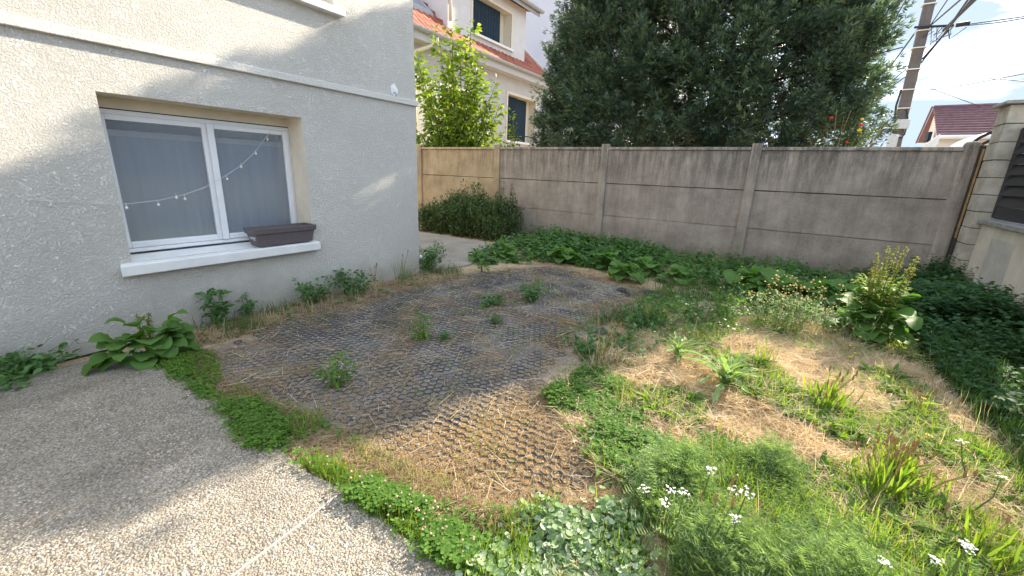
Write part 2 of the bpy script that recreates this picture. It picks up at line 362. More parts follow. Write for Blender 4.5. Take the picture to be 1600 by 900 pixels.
def trefoil_t():
    V = []; F = []
    for k in range(3):
        a = 2 * math.pi * k / 3; c, s_ = math.cos(a), math.sin(a); o = len(V)
        for x, y, z in ((0, 0, 0), (.32, -.26, .05), (.62, -.2, .1), (.68, 0, .06), (.62, .2, .1), (.32, .26, .05)): V.append((x * c - y * s_, x * s_ + y * c, z))
        F += [(o, o + 1, o + 3), (o + 1, o + 2, o + 3), (o, o + 3, o + 5), (o + 3, o + 4, o + 5)]
    return np.array(V), np.array(F)
def feather_t(n=6, w=.22):
    V = [(0, -.012, 0), (0, .012, 0), (1, 0, -.15)]; F = [(0, 2, 1)]
    for i in range(n):
        u = .15 + .8 * i / n; l = w * math.sin(math.pi * (.2 + .75 * i / n)); z = -.15 * u * u
        for sg in (-1, 1):
            o = len(V); V += [(u, 0, z), (u + .045, 0, z), (u + .06, sg * l, z + .05)]; F.append((o, o + 1, o + 2))
    return np.array(V), np.array(F)
def spray_t(seed):
    r = np.random.default_rng(seed); V = []; F = []
    for k in range(3):
        a = (k - 1) * .55 + r.uniform(-.15, .15); l = 1 - .2 * abs(k - 1) + r.uniform(-.1, .1); b = r.uniform(-.25, .1)
        d = np.array([math.cos(a), math.sin(a), 0]); p = np.array([-math.sin(a), math.cos(a), 0]); o = len(V)
        V += [np.array([0, 0, 0.]), d * l * .5 - p * .10 + [0, 0, b * .3], d * l + [0, 0, b], d * l * .5 + p * .10 + [0, 0, b * .3]]
        F += [(o, o + 1, o + 2), (o, o + 2, o + 3)]
    return np.array(V), np.array(F)
def disc_t(n=7, r=.5, dome=.12):
    V = [(0, 0, dome)] + [(r * math.cos(2 * math.pi * k / n), r * math.sin(2 * math.pi * k / n), 0) for k in range(n)]
    return np.array(V), np.array([(0, 1 + k, 1 + (k + 1) % n) for k in range(n)])

# ================================================================ GROUND
GRID_POLY = [(-3.12,0.92),(-3.41,1.14),(-3.60,1.56),(-3.84,2.15),(-3.86,2.77),(-3.78,3.25),(-3.62,4.25),(-3.29,5.02),(-2.96,5.61),(-1.83,5.37),(-1.12,5.25),(-1.26,4.65),(-1.46,3.97),(-1.38,3.06),(-1.24,2.37),(-1.01,2.03),(-0.77,1.81),(-0.48,1.62),(-0.56,1.44),(-0.80,1.20),(-1.22,1.16),(-1.59,1.12),(-1.98,1.12),(-2.29,1.07),(-2.60,0.96)]
def poly_dist_mask(P, poly, soft):
    """1 well inside the polygon, falling to 0 across its edge"""
    ins = inside(P, poly).astype(float); d = np.full(len(P), 1e9); n = len(poly)
    for i in range(n):
        a, b = np.array(poly[i]), np.array(poly[(i + 1) % n]); ab = b - a
        u = np.clip(((P - a) @ ab) / max(ab @ ab, 1e-9), 0, 1); d = np.minimum(d, np.linalg.norm(P - a - u[:, None] * ab, axis=1))
    s_ = np.where(ins > 0, d, -d); return np.clip(.5 + s_ / soft, 0, 1)
def ground_z(P):
    m = poly_dist_mask(P, GRID_POLY, .3)
    lump = (noise2(P[:, 0], P[:, 1], 2.3) - .5) * .06 + (noise2(P[:, 0] + 9, P[:, 1], 6.0) - .5) * .05
    return lump * (1 - m) ** 2 * np.clip((P[:, 1] - .86) * 4, 0, 1) * np.clip((4.0 + P[:, 0]) * 2, 0, 1) + 0.004 * (noise2(P[:, 0], P[:, 1], 12) - .5)
xs = np.concatenate([[-400, -80, -30, -12, -7], np.arange(-4.6, 2.4, .04), [3, 5, 12, 40, 100, 400]])
ys = np.concatenate([[-60, -12, -4], np.arange(-.5, 8.4, .04), [9, 11, 15, 30, 90, 250, 600]])
gx, gy = np.meshgrid(xs, ys); GP = np.stack([gx.ravel(), gy.ravel()], 1)
core = (GP[:, 0] > -4.6) & (GP[:, 0] < 2.4) & (GP[:, 1] > -.5) & (GP[:, 1] < 8.4)
gz = np.where(core, ground_z(GP), 0.0); gz[(GP[:, 1] < .86) & core] = -.02
nx = len(xs); ii, jj = np.meshgrid(np.arange(nx - 1), np.arange(len(ys) - 1)); a_ = (jj * nx + ii).ravel()
gme = fast_mesh('ground', np.column_stack([GP, gz]), np.stack([a_, a_ + 1, a_ + nx + 1, a_ + nx], 1), True)
wob = (noise2(GP[:, 0], GP[:, 1], 4) - .5) * .5
att = gme.attributes.new('gravel', 'FLOAT', 'POINT')
gm = np.clip(1.25 * poly_dist_mask(GP, GRID_POLY, .35) + wob * (np.abs(poly_dist_mask(GP, GRID_POLY, .6) - .5) < .5), 0, 1) * core
att.data.foreach_set('value', gm.astype(np.float32))
ground = tag(mobj('ground', gme, M['soil']), kind='structure')

# the drive: one slab of exposed aggregate with a crumbling edge
sx = np.concatenate([np.arange(-3.9, 2.0, .05), [2.0]])
ey = .865 + (noise2(sx, sx * 0, 3) - .5) * .05 + (noise2(sx, sx * 0 + 5, 14) - .5) * .025
n = len(sx); V = [(x, -5, .022) for x in sx] + [(x, y, .022) for x, y in zip(sx, ey)] + [(x, y + .012, -.04) for x, y in zip(sx, ey)]
F = [(i, i + 1, n + i + 1, n + i) for i in range(n - 1)] + [(n + i, n + i + 1, 2 * n + i + 1, 2 * n + i) for i in range(n - 1)]
lx = [-3.9 + (noise2([y], [3], 3)[0] - .5) * .06 for y in np.arange(-5, .9, .1)]
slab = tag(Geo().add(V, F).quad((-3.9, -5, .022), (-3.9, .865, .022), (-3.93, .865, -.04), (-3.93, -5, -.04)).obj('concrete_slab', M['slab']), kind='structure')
# stones standing out of the slab where one can tell them apart
def slab_pts(n, x0, x1, y0, y1):
    P = np.column_stack([rng.uniform(x0, x1, n), rng.uniform(y0, y1, n)])
    return P[P[:, 1] < np.interp(P[:, 0], sx, ey) - .006]
pp = np.concatenate([slab_pts(21000, -2.2, -.4, -.1, .9), slab_pts(5000, -3.4, -2.2, -.3, .9)])
T, TF = disc_t(6, .5, .34); T = np.vstack([T, [[x * 1.12, y * 1.12, -.3] for x, y, z in T[1:]]]); TF = np.vstack([TF] + [[[1 + k, 7 + k, 7 + (k + 1) % 6], [1 + k, 7 + (k + 1) % 6, 1 + (k + 1) % 6]] for k in range(6)])
R = frames(tilt_dirs(len(pp), -.25, .25)); S = np.column_stack([rng.uniform(.005, .0125, len(pp)), rng.uniform(.004, .009, len(pp)), rng.uniform(.003, .0055, len(pp))])
V, F = scatter(T, TF, np.column_stack([pp, np.full(len(pp), .0225)]), R, S)
tag(mobj('exposed_pebbles', fast_mesh('exposed_pebbles', V, F, True), M['pebble'], slab), kind='stuff')
j0, j1 = np.array((-1.408,0.836,0.000)), np.array((-1.362,0.285,0.000)); d = (j1 - j0) / np.linalg.norm(j1 - j0); p = np.array([-d[1], d[0], 0]) * .0032
Geo().hexa([tuple(q + (0, 0, z)) for z in (.015, .031) for q in (j0 - p, j1 - p, j1 + p, j0 + p)]).obj('joint_strip', plain('white_joint', (.43, .41, .37), .7, .2, .1, 30), slab, bevel=.002)

pth = [(-4.12, 3.95), (-4.0, 4.4), (-3.9, 4.75), (-4.2, 5.5), (-4.55, 6.2), (-5.0, 6.6), (-9, 6.6), (-9, 3.95)]
g = Geo(); g.add([(x, y, .02) for x, y in pth], [tuple(range(len(pth)))])
for (xa, ya), (xb, yb) in zip(pth, pth[1:] + pth[:1]): g.quad((xa, ya, .02), (xb, yb, .02), (xb, yb, -.03), (xa, ya, -.03))
tag(g.obj('rear_path', M['path']), kind='structure')

# ================================================================ OUR HOUSE
HX = -4.1; WY0, WY1, WZ0, WZ1 = .975, 2.437, .655, 1.828
UY0, UY1, UZ0 = 1.55, 2.88, 2.9
house = thing('house', 'large house with rough cream render and a white window over the drive', 'house', (HX, 0, 0))
def hp(g): # shift world geometry into the house frame
    for V in g.v: V -= (HX, 0, 0)
    return g
g = Geo(); ysx = [-7, WY0, WY1, 3.93]
def wallrect(y0, y1, z0, z1): g.quad((HX, y0, z0), (HX, y1, z0), (HX, y1, z1), (HX, y0, z1))
wallrect(-7, WY0, 0, UZ0); wallrect(WY1, 3.93, 0, UZ0); wallrect(WY0, WY1, 0, WZ0 - .02); wallrect(WY0, WY1, WZ1, UZ0)
wallrect(-7, UY0, UZ0, 6.2); wallrect(UY1, 3.93, UZ0, 6.2); wallrect(UY0, UY1, 4.2, 6.2)
g.quad((HX, 3.93, 0), (HX - 8, 3.93, 0), (HX - 8, 3.93, 6.2), (HX, 3.93, 6.2)); g.quad((HX, -7, 0), (HX, -7, 6.2), (HX - 8, -7, 6.2), (HX - 8, -7, 0)); g.quad((HX - 8, -7, 0), (HX - 8, -7, 6.2), (HX - 8, 3.93, 6.2), (HX - 8, 3.93, 0))
hp(g).obj('wall', M['stucco'], house)
g = Geo(); g.add([(HX + .3, -7.3, 6.2), (HX + .3, 4.2, 6.2), (HX - 8.3, 4.2, 6.2), (HX - 8.3, -7.3, 6.2), (HX - 4, -7.3, 8.6), (HX - 4, 4.2, 8.6)], [(0, 1, 5, 4), (2, 3, 4, 5), (1, 2, 5), (3, 0, 4), (3, 2, 1, 0)])
hp(g).obj('roof', M['far_tile'], house)
def reveal(y0, y1, z0, z1, d):
    g = Geo(); a, b = HX, HX - d
    g.quad((a, y0, z0), (b, y0, z0), (b, y0, z1), (a, y0, z1)); g.quad((a, y1, z0), (a, y1, z1), (b, y1, z1), (b, y1, z0)); g.quad((a, y0, z1), (b, y0, z1), (b, y1, z1), (a, y1, z1))
    return hp(g)
reveal(WY0, WY1, WZ0 - .02, WZ1, .27).obj('reveal', M['reveal'], house)
reveal(UY0, UY1, UZ0, 4.2, .27).obj('reveal', M['reveal'], house)
g = Geo(); g.hexa([(HX, -7, 2.128), (HX + .032, -7, 2.132), (HX + .032, 3.955, 2.132), (HX, 3.955, 2.128), (HX, -7, 2.2), (HX + .026, -7, 2.192), (HX + .026, 3.955, 2.192), (HX, 3.955, 2.2)])
hp(g).obj('string_course', M['moulding'], house, bevel=.006)
def sill(y0, y1, zb, zt, xf, rise=.03):
    g = Geo(); g.hexa([(-4.33, y0 + .08, zb), (xf, y0, zb), (xf, y1, zb), (-4.33, y1 - .04, zb), (-4.33, y0 + .08, zt + rise), (xf, y0, zt), (xf, y1, zt), (-4.33, y1 - .04, zt + rise)])
    return hp(g).obj('window_sill', M['sill'], house, bevel=.008)
sill(.885, 2.475, .54, .622, -4.03); sill(1.48, 2.955, 2.815, 2.88, -4.02)
win = tag(hp(Geo().box(-4.40, -4.37, WY0, WY1, 1.748, WZ1)).obj('window', M['reveal'], house))
FX = -4.35
g = Geo()   # outer frame
for b in ((WY0, WY0 + .03, .66, 1.74), (WY1 - .03, WY1, .66, 1.74), (WY0 + .03, WY1 - .03, 1.705, 1.74), (WY0 + .03, WY1 - .03, .66, .70)): g.box(FX - .06, FX, *b)
hp(g).obj('frame', M['pvc'], win, bevel=.004)
hp(Geo().box(FX - .05, FX - .012, WY0, WY1, 1.74, 1.748)).obj('gasket', M['dark_gap'], win)
hp(Geo().box(FX - .05, FX - .004, WY1 - .012, WY1 - .003, .66, 1.74)).obj('gasket', M['dark_gap'], win)
for y0, y1, xo in ((WY0 + .03, 1.712, .012), (1.712, WY1 - .03, .02)):
    g = Geo(); f = FX + xo; w = .046
    for b in ((y0, y0 + w, .70, 1.705), (y1 - w, y1, .70, 1.705), (y0 + w, y1 - w, 1.665, 1.705), (y0 + w, y1 - w, .70, .748)): g.box(f - .05, f, *b)
    hp(g).obj('sash', M['pvc'], win, bevel=.005)
    hp(Geo().quad((f - .022, y0 + .04, .73), (f - .022, y1 - .04, .73), (f - .022, y1 - .04, 1.69), (f - .022, y0 + .04, 1.69))).obj('pane', M['glass'], win)
hp(Geo().box(FX + .02, FX + .032, 1.70, 1.752, .70, 1.705)).obj('astragal', M['pvc'], win, bevel=.004)
hp(Geo().box(FX, FX + .02, WY0 + .03, WY1 - .03, .665, .695)).obj('weather_bar', M['pvc'], win, bevel=.006)
# net curtain in folds, its heading band, the dark room behind
g = Geo(); yy = np.arange(.9, 2.52, .012)
xc = -4.44 + .011 * np.sin(yy * 37) + .008 * np.sin(yy * 17 + 1)
def strip(z0, z1, off=0): 
    for i in range(len(yy) - 1): g.quad((xc[i] + off, yy[i], z0), (xc[i + 1] + off, yy[i + 1], z0), (xc[i + 1] + off, yy[i + 1], z1), (xc[i] + off, yy[i], z1))
strip(.6, 1.555); hp(g).obj('curtain', M['curtain'], win)
g = Geo(); strip(1.555, 1.60, .004); hp(g).obj('curtain_heading', M['curtain_hem'], win)
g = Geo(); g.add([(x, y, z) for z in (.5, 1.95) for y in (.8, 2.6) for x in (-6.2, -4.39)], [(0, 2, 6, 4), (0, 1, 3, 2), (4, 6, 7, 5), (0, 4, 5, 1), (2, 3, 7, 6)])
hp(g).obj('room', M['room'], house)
uw = hp(Geo().box(-4.4, -4.36, UY0, UY1, UZ0, 4.2)).obj('upper_window', M['pvc'], house)
hp(Geo().quad((-4.355, UY0 + .07, UZ0 + .08), (-4.355, UY1 - .07, UZ0 + .08), (-4.355, UY1 - .07, 4.1), (-4.355, UY0 + .07, 4.1))).obj('pane', M['glass'], uw)
g = Geo(); r_ = np.random.default_rng(5); ring = [(HX + .004, 3.60 + .052 * math.cos(a) * (1 + r_.uniform(-.2, .2)), 2.262 + .066 * math.sin(a) * (1 + r_.uniform(-.2, .2))) for a in np.linspace(0, 6.28, 17)[:-1]]
g.add([(HX + .013, 3.6, 2.262)] + ring, [(0, 1 + k, 1 + (k + 1) % 16) for k in range(16)])
hp(g).obj('filler_patch', M['patch'], house)
hp(Geo().tube([(HX - .01, 3.585, 2.235), (HX + .05, 3.58, 2.225), (HX + .06, 3.578, 2.205), (HX + .052, 3.575, 2.19)], .004, 6)).obj('hook', M['dark_gap'], house)

# planter on the sill
pl = thing('planter', 'empty taupe plastic window box standing on the white sill', 'planter', (-4.13, 2.14, .640))
def ringbox(l, w, z, off=0): return [(-w, -l + off, z), (w, -l + off, z), (w, l + off, z), (-w, l + off, z)]
def shell(levels):
    g = Geo(); V = sum([ringbox(*a) for a in levels], []); F = []
    for i in range(len(levels) - 1):
        for k in range(4): F.append((4 * i + k, 4 * i + (k + 1) % 4, 4 * i + 4 + (k + 1) % 4, 4 * i + 4 + k))
    return g, V, F
g, V, F = shell([(.262, .078, 0), (.285, .092, .115)]); F.append((3, 2, 1, 0)); g.add(V, F); g.obj('body', M['planter'], pl, bevel=.006)
g, V, F = shell([(.288, .096, .112), (.297, .104, .116), (.302, .109, .165), (.297, .104, .168), (.286, .094, .166), (.265, .08, .02)]); F.append((20, 21, 22, 23)); g.add(V, F); g.obj('rim', M['planter'], pl, bevel=.003)
def lettering(name, text, size, M4, mat, parent):
    cu = bpy.data.curves.new(name, 'FONT'); cu.body = text; cu.size = size; cu.align_x = 'CENTER'; cu.extrude = .0006
    tmp = bpy.data.objects.new(name, cu); sc.collection.objects.link(tmp); dg = bpy.context.evaluated_depsgraph_get()
    me = bpy.data.meshes.new_from_object(tmp.evaluated_get(dg)); bpy.data.objects.remove(tmp)
    o = mobj(name, me, mat, parent); o.matrix_basis = M4; return o
lettering('lettering', 'Living', .046, Matrix.Translation((0.012, -.2845, .066)) @ Matrix.Rotation(rad(79), 4, 'X'), M['white_print'], pl)

# string of lights across the window
sl = thing('string_lights', 'string of small cream bulbs on a clear wire across the window', 'string lights', (0, 0, 0))
SP = [(-4.085,0.527,1.116), (-4.082,0.631,1.104), (-4.080,0.823,1.080), (-4.075,0.960,1.072), (-4.080,1.010,1.068), (-4.120,1.215,1.085), (-4.170,1.405,1.122), (-4.210,1.559,1.169), (-4.240,1.712,1.243), (-4.270,1.908,1.362), (-4.290,2.062,1.493), (-4.310,2.181,1.628), (-4.320,2.236,1.691)]
Geo().tube(SP, .0021, 5).obj('wire', M['wire'], sl)
bt = bmesh.new(); bmesh.ops.create_icosphere(bt, subdivisions=2, radius=.0095); bme = bpy.data.meshes.new('bulb'); bt.to_mesh(bme); bt.free()
for i, q in enumerate([(-4.070,0.624,1.076), (-4.065,0.817,1.059), (-4.070,1.003,1.041), (-4.110,1.206,1.052), (-4.140,1.339,1.100), (-4.160,1.401,1.087), (-4.235,1.766,1.244), (-4.260,1.907,1.351), (-4.280,2.061,1.476), (-4.300,2.192,1.612)]):
    o = bpy.data.objects.new('bulb', bme); link(o, sl); o.location = q; o.scale = (1, 1, 1.15) if i > 1 else (.55, .55, .6)
    Geo().tube([(0, 0, .008), (.002, -.004, .03)], .003, 5).obj('cap', M['wire'], o)
bme.materials.append(M['bulb'])

# ================================================================ CONCRETE FENCE
FY = 8.2; PXS = [-8.41, -5.87, -3.27, -.66, 1.83]
fence = thing('concrete_fence', 'grey weathered concrete panel fence closing the far end of the garden', 'fence', (0, FY, 0))
def fp(g):
    for V in g.v: V -= (0, FY, 0)
    return g
for k, x in enumerate(PXS):
    w = .075 if k < 4 else .085; top = 1.985 if k < 4 else 2.0; ln = [.012, -.01, .008, .012, .01][k]
    g = Geo(); g.hexa([(x - w - .012, FY - .085, -.1), (x + w + .012, FY - .085, -.1), (x + w + .012, FY + .07, -.1), (x - w - .012, FY + .07, -.1), (x - w + ln, FY - .07, top), (x + w + ln, FY - .07, top), (x + w + ln, FY + .06, top), (x - w + ln, FY + .06, top)])
    fp(g).obj('post', M['concrete_warm'] if k < 2 else M['concrete'], fence, bevel=.016 if k < 4 else .05, seg=3)
for k in range(4):
    x0, x1 = PXS[k] + .07, PXS[k + 1] - .07; mt = M['concrete_warm'] if k == 0 else M['concrete']
    for r in range(3):
        zb = [-.03, .613, 1.245][r]; zt = [.607, 1.238, 1.875][r]; o = random.uniform(-.011, .008)
        # ragged edges: the long edges are broken up a little
        n = 14; X = np.linspace(x0, x1, n); g = Geo()
        eb = zb + r_.uniform(0, .006, n); et = zt - r_.uniform(0, .007, n)
        for i in range(n - 1):
            g.hexa([(X[i], FY - .025 + o, eb[i]), (X[i + 1], FY - .025 + o, eb[i + 1]), (X[i + 1], FY + .025, eb[i + 1]), (X[i], FY + .025, eb[i]), (X[i], FY - .025 + o, et[i]), (X[i + 1], FY - .025 + o, et[i + 1]), (X[i + 1], FY + .025, et[i + 1]), (X[i], FY + .025, et[i])])
        fp(g).obj('panel', mt, fence)
    for r in (.61, 1.242): fp(Geo().box(x0, x1, FY - .012, FY + .02, r - .012, r + .012)).obj('joint_mortar', M['dark_wood'] if r > 1 else M['concrete'], fence)
    fp(Geo().hexa([(x0, FY - .06, 1.878), (x1, FY - .06, 1.878), (x1, FY + .06, 1.878), (x0, FY + .06, 1.878), (x0, FY - .05, 1.93), (x1, FY - .05, 1.93), (x1, FY + .05, 1.935), (x0, FY + .05, 1.935)])).obj('coping', M['concrete_warm'] if k == 0 else M['concrete'], fence, bevel=.008)

es = thing('edge_strip', 'narrow rusty ochre strip and dark board between fence post and stone pillar', 'edge strip', (1.95, 8.1, 0))
def rel(g, o):
    for V in g.v: V -= o
    return g
rel(Geo().box(1.927, 1.944, 8.09, 8.13, .74, 1.9), (1.95, 8.1, 0)).obj('ochre_strip', M['rust'], es, bevel=.004)
rel(Geo().box(1.925, 1.945, 8.06, 8.13, -.05, .735), (1.95, 8.1, 0)).obj('lower_board', M['dark_wood'], es, bevel=.004)
rel(Geo().box(1.90, 2.12, 8.135, 8.17, -.05, 1.95), (1.95, 8.1, 0)).obj('back_board', M['dark_wood'], es, bevel=.004)

# gate pillar of cream blocks
pil = thing('stone_pillar', 'cream block pillar with grey capstone beside the dark slatted screen', 'pillar', (2.18, 7.92, 0))
zs = [-.05, .07, .28, .49, .70, .91, 1.12, 1.33, 1.54, 1.75, 1.96, 2.17, 2.385]
for i in range(len(zs) - 1):
    o = random.uniform(-.004, .004)
    rel(Geo().box(1.955 + o, 2.40, 7.745 + o, 8.11, zs[i] + .004, zs[i + 1] - .004), (2.18, 7.92, 0)).obj('block', M['block'], pil, bevel=.006)
rel(Geo().box(1.966, 2.39, 7.757, 8.10, 0, 2.38), (2.18, 7.92, 0)).obj('mortar', M['dark_wood'], pil)
rel(Geo().hexa([(1.89, 7.68, 2.388), (2.47, 7.68, 2.388), (2.47, 8.18, 2.388), (1.89, 8.18, 2.388), (1.90, 7.69, 2.43), (2.46, 7.69, 2.43), (2.46, 8.17, 2.43), (1.90, 8.17, 2.43)]), (2.18, 7.92, 0)).obj('capstone', M['cap_stone'], pil, bevel=.008)

# low wall and screen on the street side
lw = thing('garden_wall', 'low cream rendered wall with grey coping below the dark screen', 'wall', (2.15, 3, 0))
o3 = (2.15, 3, 0)
rel(Geo().box(2.05, 2.27, -4, 7.743, -.1, .975), o3).obj('wall', M['low_render'], lw)
ya = -4.0
while ya < 7.7:
    yb = min(ya + .98, 7.742); rel(Geo().box(2.0, 2.31, ya + .003, yb - .003, .976, 1.035), o3).obj('coping_stone', M['cap_stone'], lw, bevel=.008); ya = yb
rel(Geo().box(2.044, 2.052, 6.62, 7.28, .0, .84), o3).obj('render_patch', M['low_patch'], lw)
scn = thing('slatted_screen', 'charcoal louvred screen standing on the low cream wall', 'screen', (2.13, 3, 1.04))
o3 = (2.13, 3, 1.04)
g = Geo()
for b in ((7.66, 7.74, 1.06, 2.12), (5.0, 5.08, 1.06, 2.12), (2.4, 2.48, 1.06, 2.12), (-.2, -.12, 1.06, 2.12), (-4, -3.92, 1.06, 2.12)): g.box(2.10, 2.16, *b)
for ya, yb in ((5.08, 7.66), (2.48, 5.0), (-.12, 2.4), (-3.92, -.2)): g.box(2.102, 2.158, ya, yb, 2.06, 2.118); g.box(2.102, 2.158, ya, yb, 1.05, 1.2)
rel(g, o3).obj('frame', M['black_slat'], scn, bevel=.012)
for ya, yb in ((5.08, 7.66), (2.48, 5.0), (-.12, 2.4), (-3.92, -.2)):
    for i in range(7):
        z = 1.21 + i * .122
        rel(Geo().hexa([(2.09, ya, z), (2.10, ya, z - .006), (2.10, yb, z - .006), (2.09, yb, z), (2.135, ya, z + .118), (2.145, ya, z + .112), (2.145, yb, z + .112), (2.135, yb, z + .118)]), o3).obj('slat', M['black_slat'], scn)

# ================================================================ NEIGHBOUR'S HOUSE (frame at its near lower corner)
nh = thing('neighbour_house', 'pale grey house with orange tiled roof, dormer and dark blue shutters', 'house', (-9.26, 8.45, 0))
NO = (-9.26, 8.45, 0); NX = -9.26
def np_(g): return rel(g, NO)
ny0, ny1 = 8.45, 16.3
g = Geo(); w0, w1, v0, v1 = 13.41, 15.36, 2.52, 4.10; l0, l1 = 9.95, 11.4
for y0, y1, z0, z1 in ((ny0, l0, 0, 4.7), (l1, w0, 0, 4.7), (w1, ny1, 0, 4.7), (l0, l1, 0, 2.3), (l0, l1, 3.75, 4.7), (w0, w1, 0, v0), (w0, w1, v1, 4.7)): g.quad((NX, y0, z0), (NX, y1, z0), (NX, y1, z1), (NX, y0, z1))
for y in (ny0, ny1): g.add([(NX, y, 0), (NX - 8, y, 0), (NX - 8, y, 4.7), (NX - 4, y, 8.0), (NX, y, 4.7)], [(0, 1, 2, 3, 4)])
np_(g).obj('wall', M['neighbour_wall'], nh)
def roofz(x): return 4.97 + .86 * (-8.95 - x)
g = Geo(); xa, xb = -8.93, -13.4
g.quad((xa, ny0 - .2, roofz(xa)), (xa, 16.15, roofz(xa)), (xb, 16.15, roofz(xb)), (xb, ny0 - .2, roofz(xb)))
g.quad((xb, ny0 - .2, roofz(xb)), (xb, 16.15, roofz(xb)), (-17.6, 16.15, 5.3), (-17.6, ny0 - .2, 5.3))
rf = np_(g).obj('roof', M['tile'], nh)
# pantiles one by one
tg = Geo(); TW, TL = .23, .34; V = []
for u in (0, 1):
    for k in range(6):
        a = k / 5; V.append((-u * TL * .8, a * TW, u * TL * .688 + .035 * math.sin(a * math.pi) ** 1 + (.022 if u == 0 else .0)))
F = [(k, k + 1, 7 + k, 6 + k) for k in range(5)] + [(k + 1, k, 12 + k, 13 + k) for k in range(5)]
V += [(0.0, y, z - .03) for x, y, z in V[:6]]
tme = tg.add(V, F).mesh('tile'); tme.polygons.foreach_set('use_smooth', [True] * len(tme.polygons)); tme.materials.append(M['tile'])
nt = 0
for c in range(9):
    x = xa - .02 - c * .272
    for k in range(34):
        y = ny0 - .15 + k * TW
        if x < -9.36 and 10.33 < y + .12 < 14.72: continue
        if nt >= 280: break
        o = bpy.data.objects.new('tile', tme); link(o, rf); o.location = (x - NO[0], y - NO[1], roofz(x) + .012); o.rotation_euler = (random.uniform(-.01, .01), random.uniform(-.015, .015), 0); nt += 1
# gutter, fascia, downpipes
n = 9; pts = []
g = Geo()
prof = [(math.cos(a) * .085, math.sin(a) * .085) for a in np.linspace(math.pi, 2 * math.pi, n)]
V = [(-8.86 + px, y, 4.93 + pz) for y in (ny0 - .25, 16.2) for px, pz in prof]
np_(g.add(V, [(k, k + 1, n + k + 1, n + k) for k in range(n - 1)])).obj('gutter', M['zinc'], nh, True)
np_(Geo().box(-8.96, -8.93, ny0 - .2, 16.2, 4.66, 4.88)).obj('fascia', M['fascia'], nh)
np_(Geo().box(NX + .002, -8.96, ny0 - .2, 16.2, 4.655, 4.68)).obj('soffit', M['fascia'], nh)
np_(Geo().tube([(-8.86, 9.36, 4.9), (-8.86, 9.36, 4.77), (-8.97, 9.2, 4.6), (-9.19, 8.85, 4.42), (-9.2, 8.8, 4.25), (-9.2, 8.8, 0)], .05, 10)).obj('downpipe', M['cream_trim'], nh, True)
np_(Geo().tube([(-9.2, 16.0, 4.66), (-9.2, 15.95, 4.3), (-9.2, 15.95, 0)], .035, 8)).obj('downpipe', M['zinc'], nh, True)
# windows with shutters
def shutterwin(y0, y1, z0, z1, depth, panel, louvre=True, x=NX):
    g = Geo(); a, b = x, x - depth
    g.quad((a, y0, z0), (b, y0, z0), (b, y0, z1), (a, y0, z1)); g.quad((a, y1, z0), (a, y1, z1), (b, y1, z1), (b, y1, z0)); g.quad((a, y0, z1), (b, y0, z1), (b, y1, z1), (a, y1, z1)); g.quad((b, y0, z0), (b, y1, z0), (b, y1, z1), (b, y0, z1))
    for bb in ((y0 - .09, y0, z0, z1), (y1, y1 + .09, z0, z1), (y0 - .09, y1 + .09, z1, z1 + .09)): g.box(x - .01, x + .02, *bb)
    w = np_(g).obj('window', M['cream_trim'], nh)
    np_(Geo().box(x - depth, x + .09, y0 - .1, y1 + .1, z0 - .08, z0)).obj('sill', M['white_paint'], w, bevel=.01)
    for p0, p1, px in panel:
        s = np_(Geo().box(px - .03, px, p0, p1, z0 + .02, z1 - .02)).obj('shutter', M['shutter'], w)
    return w
w = shutterwin(w0, w1, v0, v1, .3, [(13.43, 14.35, NX - .2), (14.37, 15.1, NX - .26)])
g = Geo()
for i in range(26): g.box(NX - .2, NX - .188, 13.5, 14.28, v0 + .12 + i * .053, v0 + .15 + i * .053)
np_(g).obj('louvres', M['shutter'], w)
np_(Geo().tube([(NX + .03, w0, 2.75), (NX + .03, w1, 2.75)], .018, 6)).obj('rail', M['dark_gap'], w)
shutterwin(l0, l1, 2.3, 3.75, .25, [(l0 + .02, (l0 + l1) / 2 - .01, NX - .18), ((l0 + l1) / 2 + .01, l1 - .02, NX - .18)])
# dormer
DX = -9.42; d0, d1 = 10.4, 14.66; q0, q1, qz0, qz1 = 11.56, 13.72, 5.62, 6.72
g = Geo()
for y0, y1, z0, z1 in ((d0, q0, 5.4, 7.12), (q1, d1, 5.4, 7.12), (q0, q1, 5.4, qz0), (q0, q1, qz1, 7.12)): g.quad((DX, y0, z0), (DX, y1, z0), (DX, y1, z1), (DX, y0, z1))
for y in (d0, d1): g.quad((DX, y, 5.4), (DX, y, 7.12), (-12.6, y, 7.9), (-12.6, y, 7.7))
dm = np_(g).obj('dormer', M['dormer_wall'], nh)
g = Geo().hexa([(DX + .35, d0 - .3, 7.1), (DX + .35, d1 + .45, 7.1), (-13, d1 + .45, 8.1), (-13, d0 - .3, 8.1), (DX + .35, d0 - .3, 7.2), (DX + .35, d1 + .45, 7.2), (-13, d1 + .45, 8.25), (-13, d0 - .3, 8.25)])
np_(g).obj('dormer_roof', M['tile'], dm)
V = [(DX + .42 + px, y, 7.16 + pz) for y in (d0 - .3, d1 + .5) for px, pz in prof]
np_(Geo().add(V, [(k, k + 1, n + k + 1, n + k) for k in range(n - 1)]).box(DX + .3, DX + .335, d0 - .3, d1 + .45, 6.98, 7.1)).obj('dormer_gutter', M['zinc'], dm)
np_(Geo().tube([(DX + .06, d0 + .06, 7.0), (DX + .06, d0 + .06, 5.62)], .045, 8)).obj('downpipe', M['cream_trim'], nh, True)
dw = shutterwin(q0, q1, qz0, qz1, .32, [(q0 + .03, q1 - .4, DX - .2)], x=DX)
g = Geo()
for i in range(9):
    y = q0 + .15 + i * .18
    for z in (qz0 + .12, qz1 - .2, qz1 - .42): g.box(DX - .2, DX - .195, y, y + .055, z, z + .12)
tag(np_(g).obj('vents', M['dark_gap'], dw), kind='stuff')
g = Geo(); 
